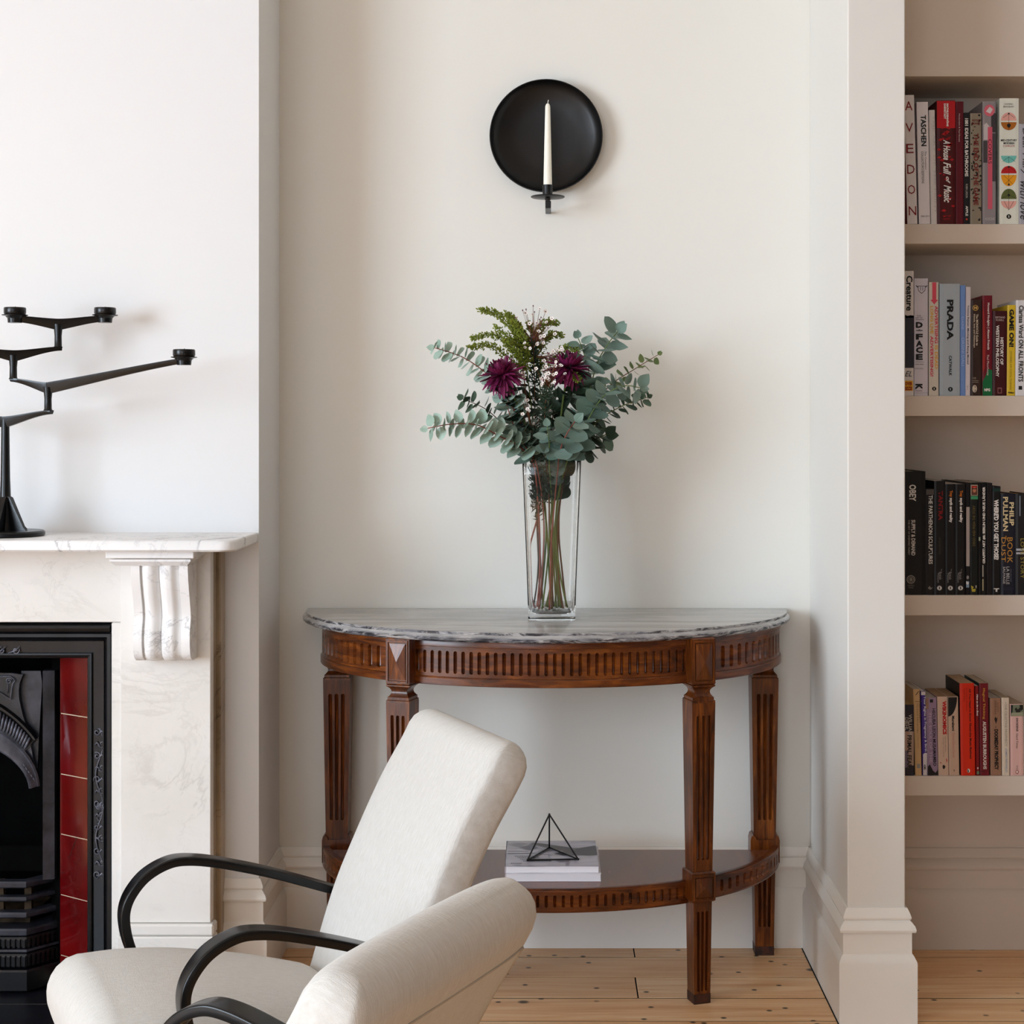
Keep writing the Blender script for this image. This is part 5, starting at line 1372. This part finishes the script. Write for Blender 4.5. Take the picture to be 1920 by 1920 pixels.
book(2, 1821.5, 1841.5, 562, '#35231d', 'dark brown book with a small gold ring mark and cream lettering',
     [('The MONOCLE Guide to', 'd', 1830.5, 589, 1834.5, 648, '#d9cdbb', .008), ('Hotels, Inns and Hideaways', 'd', 1825, 589, 1829, 652, '#d9cdbb', .008), ('M', 'h', 1826.5, 574.5, 1832.5, 580, '#c9a45c', .02), ('10', 'h', 1825, 707.5, 1830, 711, '#b9ab98'), ('BH', 'h', 1825, 724, 1830.5, 734, '#d9cdbb', .02)], [('ring', 1829.5, 577.3, 5.4, 5.4, 1, '#c9a45c'), ('ring', 1828, 729, 4.2, 7, 1.2, '#d9cdbb'), ('line', 1824, 714, 1835, 714, .6, '#b9ab98'), ('line', 1824, 717, 1835, 717, .6, '#b9ab98')], depth=.2, hard=True)
book(2, 1842.5, 1861, 554, '#6d1020', 'crimson book with a green foot and white lettering, standing taller than its neighbours',
     [('Howard Hodgkin | Absent Friends', 'd', 1851, 568, 1856, 656, W_, .008), ('Paul Moorhouse', 'd', 1851, 666, 1855, 704, '#d9c9c9'), ('NPG', 'h', 1846, 728.5, 1857, 734, W_, .03)], [('poly', [(1843, 742), (1843, 716), (1848, 706), (1853, 692), (1860.6, 694), (1860.6, 742)], '#0f6a3c'), ('poly', [(1843, 560), (1846, 590), (1849, 640), (1847, 690), (1843, 700)], '#9a2a26')], depth=.2, dx=.5)
book(2, 1861.5, 1888, 583, '#3c0a10', 'broad dark maroon paperback about philosophy beside the yellow book',
     [('BERTRAND', 'h', 1867, 593.5, 1885, 597, '#cbb7b3'), ('RUSSELL', 'h', 1868, 598.5, 1883, 602, '#cbb7b3'), ('HISTORY OF', 'd', 1876, 633, 1882, 684, W_, .012), ('WESTERN PHILOSOPHY', 'd', 1868, 610, 1874, 707, W_, .012)], [('poly', [(1871, 727), (1879, 727), (1879, 738), (1871, 738)], '#8a5a5c'), ('poly', [(1872.2, 729), (1877.5, 729), (1877.5, 736.5), (1872.2, 736.5)], '#3c0a11')], dx=1, depth=.13)
book(2, 1888.5, 1904, 572, '#d4b42c', 'yellow book with rounded black lettering and a small black mark at its foot',
     [('GAME ON!', 'd', 1893, 580, 1902, 651, K_, .02), ('STORIES OF COOL THINGS', 'd', 1894.5, 659, 1897.5, 731, '#6e5f1c'), ('Walker', 'h', 1890, 735, 1902, 738, K_, .02)], dx=1.5, depth=.14, hard=True)
book(2, 1904.5, 1926, 563, '#d8d6d8', 'white hardback with tall black lettering at the right end of the second shelf',
     [('Clarissa Ward ON ALL FRONTS', 'd', 1911, 573, 1920, 716, K_, .010)], [('rect', 1910.5, 724, 1917, 731, '#1d1d1f')], dx=1.5, depth=.16, hard=True)
# --- shelf three
BM = [('The', 'd', 0, 0, 0, 0, '#8a8684')]
def museum(x): return [('The', 'd', x+5.5, 1067, x+7.5, 1072, '#8f8b89'), ('British', 'd', x+2, 1073, x+7, 1087, '#8f8b89'), ('Museum', 'd', x-1, 1075, x+2.5, 1093, '#8f8b89')]
BK = '#0e0c0d'
book(3, 1693, 1736, 884, BK, 'broad black book with tall condensed white capitals at the left end of the third shelf',
     [('OBEY', 'd', 1705, 909, 1718, 940, '#cfccc8', .012), ('SUPPLY & DEMAND', 'd', 1709, 975, 1716.5, 1042, '#c5c1bc', .012), ('THE ART OF SHEPARD FAIREY', 'd', 1703, 975, 1706.5, 1041, '#9d9995'), ('GINGKO', 'h', 1702, 1097, 1715, 1099.5, '#77746f'), ('PRESS', 'h', 1704, 1101, 1713, 1103.5, '#77746f')], [('ring', 1708.5, 1087, 8, 8, 1.2, '#8f8b86'), ('ring', 1708.5, 1087, 5.5, 5.5, .8, '#8f8b86'), ('disc', 1708.5, 1087, 3, 3.4, 0, 360, '#77746f')], depth=.235, hard=True)
book(3, 1736.5, 1752, 917, '#171110', 'low black-brown book with white serif capitals between two taller black books',
     [('THE PARTHENON SCULPTURES', 'd', 1741.5, 929, 1749, 1058, '#d5d2cc', .006)], [('poly', [(1737, 918), (1751.5, 918), (1751.5, 928), (1737, 928)], '#4a4340'), ('poly', [(1740, 1103), (1744, 1099), (1746, 1103), (1750, 1101), (1747, 1105), (1744, 1106)], '#77736f')], depth=.19, hard=True)
book(3, 1752.5, 1773, 902, BK, 'tall black book with spaced red capitals on its spine',
     [('TANTRA', 'd', 1760, 921, 1768, 976, '#7d0f12', .015), ('ENLIGHTEN', 'd', 1761, 1009, 1764, 1039, '#4a4326')]+museum(1759), [('swirl', 1762, 1103, 4.5, '#cfccc8')], depth=.2, page='#b9b4b0')
for x, lab in ((1773.5, 'left of two matching black books with an orange first word and white title'), (1792.5, 'right of two matching black books with an orange first word and white title')):
    book(3, x, x+18.5, 908, BK, lab, [('Troy', 'd', x+6, 920, x+13, 932, '#d9791e', .012), ('myth and reality', 'd', x+6, 934, x+13, 980, W_, .015)]+museum(x+4), [('swirl', x+9, 1103, 4.5, '#cfccc8')], depth=.2, page='#c4bfbb')
book(3, 1811.5, 1819.5, 905, '#121014', 'narrow black book with a tall pale stripe on its spine', [], [('rect', 1812.3, 951, 1818.6, 1062, '#a79c98'), ('disc', 1815, 1083, 2.4, 3.5, 0, 360, '#8f8a86'), ('rect', 1812, 1090, 1817.5, 1102, '#7f97ad'), ('poly', [(1812, 1090), (1817.5, 1093), (1815, 1097), (1812, 1095)], '#d8d4d0')], depth=.235, hard=True)
book(3, 1820, 1834.5, 905, '#0f1412', 'black-green book with a small framed portrait and a bright green band',
     [('DIEGO AND FRIDA THE STORY', 'u', 1824, 948, 1829, 1024, '#77683a')], [('rect', 1820.8, 909.5, 1834, 929.5, '#b9aa96'), ('rect', 1822, 911, 1833, 928.5, '#5e3a30'), ('poly', [(1823, 912), (1832, 912), (1831.5, 915), (1823.5, 915)], '#c0201c'), ('disc', 1827.5, 919, 3.2, 5, 0, 360, '#b97a5c'), ('rect', 1823.5, 916, 1831.5, 917.6, '#1c1412'), ('rect', 1820.8, 930.5, 1834, 936.5, '#3f9a6c'), ('poly', [(1821, 1098), (1826, 1101), (1824, 1105), (1830, 1104), (1829, 1110), (1823, 1110)], '#b3a238'), ('rect', 1829.5, 1098, 1831.5, 1103, '#b3b0a4')], depth=.22)
book(3, 1835, 1840, 905, '#181517', 'very thin charcoal book with one tiny pale tag', [], [('rect', 1835.6, 1007.5, 1838.8, 1014.5, '#93a08c')], depth=.22)
book(3, 1840.5, 1850.5, 905, BK, 'narrow black book with white capitals reading upwards', [('GRAFFITI ART #6: BERLIN UND NEUE LÄNDER', 'u', 1841.8, 913, 1848, 1057, W_, .015)], [('rect', 1842.5, 1060, 1844.5, 1082, '#aaa7a0'), ('rect', 1842.5, 1086, 1844.5, 1108, '#b3aa86')], depth=.23)
book(3, 1851, 1861.5, 906, '#151012', 'plain charcoal black book without bright lettering right of the upward reading spine', [('STREET SKETCHBOOK', 'd', 1853.5, 925, 1855.5, 968, '#3a262c')], depth=.235, hard=True)
book(3, 1862, 1877, 912, '#0f0e10', 'black book with a heavy white question down its spine', [("WHERE'D YOU GET THOSE?", 'd', 1864, 937, 1873, 1050, W_, .02), ('T', 'h', 1858.5+5, 1103.5, 1874, 1110, '#cfccc8', .05)], [('rect', 1862.5, 916, 1876.5, 922, '#12302a')], depth=.2, hard=True)
book(3, 1877.5, 1904.5, 926, '#141624', 'navy hardback with gold and cream capitals near the right end of the third shelf',
     [('PHILIP', 'd', 1893, 942, 1901.5, 986, '#d9c79a', .012), ('PULLMAN', 'd', 1881, 932, 1890.5, 996, '#d9c79a', .012), ('BOOK', 'd', 1889, 1008, 1899, 1056, '#c08a3a', .0), ('of', 'd', 1885, 1005, 1889, 1012, '#c08a3a', .0), ('DUST', 'd', 1877.9, 1008, 1886, 1054, '#c98f3e', .0), ('LA BELLE', 'd', 1887.5, 1063, 1893, 1096, '#b9b6b4'), ('SAUVAGE', 'd', 1881, 1063, 1885.5, 1095, '#b9b6b4'), ('VOLUME ONE', 'd', 1895, 1067, 1896.8, 1091, '#77777c')], [('line', 1879, 1103, 1902, 1103, .5, '#2c3148'), ('line', 1879, 1106, 1902, 1106, .5, '#2c3148')], depth=.16, hard=True, page='#c2ac92')
book(3, 1905, 1932, 926, '#1b1a1c', 'black book crossed by two silver bands at the right end of the third shelf', [('LOVE STORY', 'd', 1914, 1010, 1921, 1085, '#9a8a3c')], [('rect', 1906, 1029, 1931, 1033, '#a9adb5'), ('rect', 1906, 1036, 1931, 1039.5, '#a9adb5'), ('rect', 1912, 930, 1914, 968, '#7f8793')], depth=.16, hard=True, page='#b98f58')
# --- shelf four
book(4, 1696, 1714.5, 1322, '#2a2733', 'short thick paperback with pale lettering at the left end of the lowest shelf',
     [('WILLIAM', 'd', 1704, 1340, 1710.5, 1378, '#c9c3bb'), ('DIEHL', 'd', 1697.5, 1346, 1703.5, 1370, '#c9c3bb'), ('PRIMAL FEAR', 'd', 1701.5, 1379, 1709.5, 1440, '#151210', .01)], [('rect', 1696.8, 1372, 1713.7, 1436, '#a98f80'), ('rect', 1696.8, 1408, 1704, 1440, '#6d6478')], depth=.11, page='#b99a70')
book(4, 1717, 1729, 1293, '#c2a074', 'tan paperback with a small drawing of a feather at the head of its spine',
     [('Sophie Wolf and the Giant', 'd', 1722.5, 1320, 1725.5, 1356, '#6d5a48'), ('Michael Morpurgo', 'd', 1718.5, 1320, 1721, 1376, '#4a3d33'), ('a short history', 'd', 1720, 1380, 1722.5, 1404, '#8a745a')], [('line', 1717.5, 1304, 1723, 1297, 1.3, '#3b3632'), ('rect', 1716.2, 1315.5, 1728.6, 1316.4, '#6d5a48'), ('rect', 1720, 1433, 1726, 1441, '#8a8a86')], dx=-4, depth=.125, page='#b5aca2')
book(4, 1731, 1739, 1297, '#3f2c86', 'slim purple paperback with a white foot and white lettering',
     [('Your Rights in Pregnancy & Birth', 'd', 1731, 1306, 1736.5, 1410, '#d5cfe0', .008), ('AIMS', 'd', 1732, 1434, 1736.5, 1444, '#222222', .01)], [('poly', [(1731.2, 1415), (1735, 1412), (1738.7, 1413), (1738.7, 1454.5), (1731.2, 1454.5)], '#c9c2c6'), ('rect', 1727.5, 1297.5, 1735.5, 1304, '#c9c2c6')], dx=-3.5, depth=.13, page='#cfc9c6')
book(4, 1740, 1759.5, 1309, '#927a92', 'mauve paperback with black capitals and a jagged black foot',
     [('HECUBA LEON MUSAMAMBO', 'd', 1748, 1329, 1754, 1437, '#2a2028', .01), ('THE SOUL OF THE', 'd', 1741.5, 1336, 1746.5, 1430, '#b9a6b8')], [('rect', 1744, 1312, 1750, 1318, '#1d1a1c'), ('poly', [(1740.3, 1454.5), (1740.3, 1438), (1744, 1434), (1750, 1446), (1755, 1450), (1759, 1444), (1759, 1454.5)], '#141112'), ('rect', 1736.5, 1309.3, 1741.5, 1330, '#8f6f5c')], dx=-3, depth=.125, page='#b5aca2')
book(4, 1760.5, 1779.5, 1307, '#c9ac98', 'cream pink paperback with bold red capitals on its spine',
     [('WIKINOMICS', 'd', 1767, 1315, 1774.5, 1378, '#b3161c', .025), ('How mass collaboration', 'd', 1772, 1382, 1774, 1411, '#6d5f56'), ('changes everything', 'd', 1768, 1383, 1770, 1420, '#6d5f56')], [('poly', [(1767.5, 1437), (1770, 1434.5), (1773.5, 1438), (1771, 1443), (1768.5, 1442)], '#1d1a18'), ('poly', [(1774, 1422), (1777, 1426), (1776, 1432), (1774.5, 1427)], '#b3584c'), ('poly', [(1763, 1429), (1766, 1431), (1764, 1433)], '#b3584c')], dx=-2.5, depth=.125, page='#a5876c')
book(4, 1780.5, 1799.5, 1307, '#c2a590', 'cream paperback with a black quarter circle at the head of its spine',
     [('Murakami', 'd', 1785, 1343, 1790, 1371, '#25201e', .015), ('Dance Dance Dance', 'd', 1786, 1375, 1790.5, 1421, '#b9786c')], [('poly', [(1778.5, 1308)]+[(1778.5+16.5*math.cos(R(a)), 1308+36*math.sin(R(a))) for a in range(0, 91, 10)], '#171416'), ('poly', [(1788, 1443), (1791, 1445), (1789.5, 1448)], '#6d5a50')], dx=-2.5, depth=.125, page='#a5876c')
book(4, 1802.5, 1829.5, 1282, '#cf2a0e', 'thick bright orange-red book with black sides and small dark lettering',
     [('All You Need to Know About the Music Business', 'd', 1817, 1292, 1821, 1424, '#471208', .012), ('Donald S. Passman', 'd', 1811.5, 1291, 1814, 1334, '#8f1c0c'), ('second edition', 'd', 1807.5, 1292, 1809.5, 1316, '#6d160a')], [('disc', 1816.5, 1446, 2.6, 3.8, 0, 360, '#e8e2d8'), ('poly', [(1815, 1449), (1814.6, 1444), (1816, 1442.5), (1817, 1446), (1817, 1449.5)], '#141112')], dx=-2.5, depth=.135, page='#b59a80', side='#0c0a0a')
book(4, 1831, 1837.5, 1287, '#7d1016', 'thin dark red book with slanted white lettering near its top', [('How to be a Boss', 'd', 1831.2, 1302, 1834.5, 1343, W_, .01, .3)], [('disc', 1834, 1441, 1.4, 1.8, 0, 360, '#d8c9c4'), ('poly', [(1832, 1447), (1836, 1446), (1837, 1452), (1832, 1453)], '#5c7d62')], dx=-2, depth=.12)
book(4, 1838.5, 1855.5, 1282, '#6e1220', 'crimson book with gold then white serif lettering',
     [('Magical Thinking', 'd', 1842, 1291, 1847.5, 1349, '#c98f3c', .006), ('AUGUSTEN BURROUGHS', 'd', 1843, 1353, 1849.5, 1443, '#d8ccc6', .015)], [('line', 1840, 1447, 1848, 1447, 1.2, '#2a0c10')], dx=-1.8, depth=.135, page='#b5a692', side='#123a44')
book(4, 1858.5, 1878.5, 1310, '#96705a', 'brown paperback with a black bird mark and heavy black title',
     [('SCOTT', 'd', 1869, 1318, 1872.5, 1336, '#5a4032'), ('MARIANI', 'd', 1865, 1315, 1868, 1340, '#5a4032'), ('The', 'd', 1866, 1362, 1869, 1366, '#2a1d16'), ('DOOMSDAY PROPHECY', 'd', 1864.5, 1368, 1872, 1444, '#171110', .025)], [('poly', [(1865, 1349), (1867, 1344), (1869, 1348), (1871, 1345), (1870, 1352), (1868, 1358), (1866.5, 1353)], '#171110')], dx=-1.5, depth=.115, page='#a89c92')
book(4, 1880, 1894, 1309, '#d2c3b0', 'cream paperback with pale grey capitals beside the pink one',
     [('THE CELESTINE PROPHECY', 'd', 1884, 1320, 1888.5, 1400, '#a39686', .006), ('JAMES REDFIELD', 'd', 1884.5, 1404, 1889, 1449, '#8c97ad', .006), ('A', 'd', 1885, 1318-1, 1887, 1320, '#6d6258')], dx=-1.2, depth=.12, page='#a89682')
book(4, 1895.5, 1920, 1321, '#d3aaa2', 'pale pink paperback with a small picture panel above its lettering',
     [('DICKENS', 'd', 1905.5, 1347, 1909.5, 1372, '#3b2f2c', .01), ('Hard Times', 'd', 1905.5, 1376, 1909.5, 1404, '#4a3c38'), ('MCQ', 'd', 1905.5, 1436, 1909, 1443, '#4a3c38')], [('rect', 1895.8, 1322, 1919.3, 1343.5, '#6d7460'), ('poly', [(1896, 1322), (1900, 1323), (1899, 1336), (1896, 1340)], '#1d2420'), ('poly', [(1903, 1330), (1906, 1327), (1909, 1331), (1914, 1326), (1914, 1336), (1907, 1339)], '#22201c'), ('poly', [(1912, 1322), (1918.5, 1322.5), (1919, 1330), (1915, 1334), (1913, 1330)], '#1c1a16'), ('poly', [(1897, 1337), (1919, 1336), (1919, 1343), (1897, 1343)], '#8f9076'), ('ring', 1907.5, 1448, 2.8, 4, .9, '#8a3a2c'), ('disc', 1907.5, 1448, 1.2, 2.2, 0, 360, '#e8ddd4')], dx=-.8, depth=.12, page='#a89682')
book(4, 1920.5, 1936, 1330, '#b0a294', 'beige paperback cut off by the right edge of the picture on the lowest shelf', [], depth=.12)
flush_text()
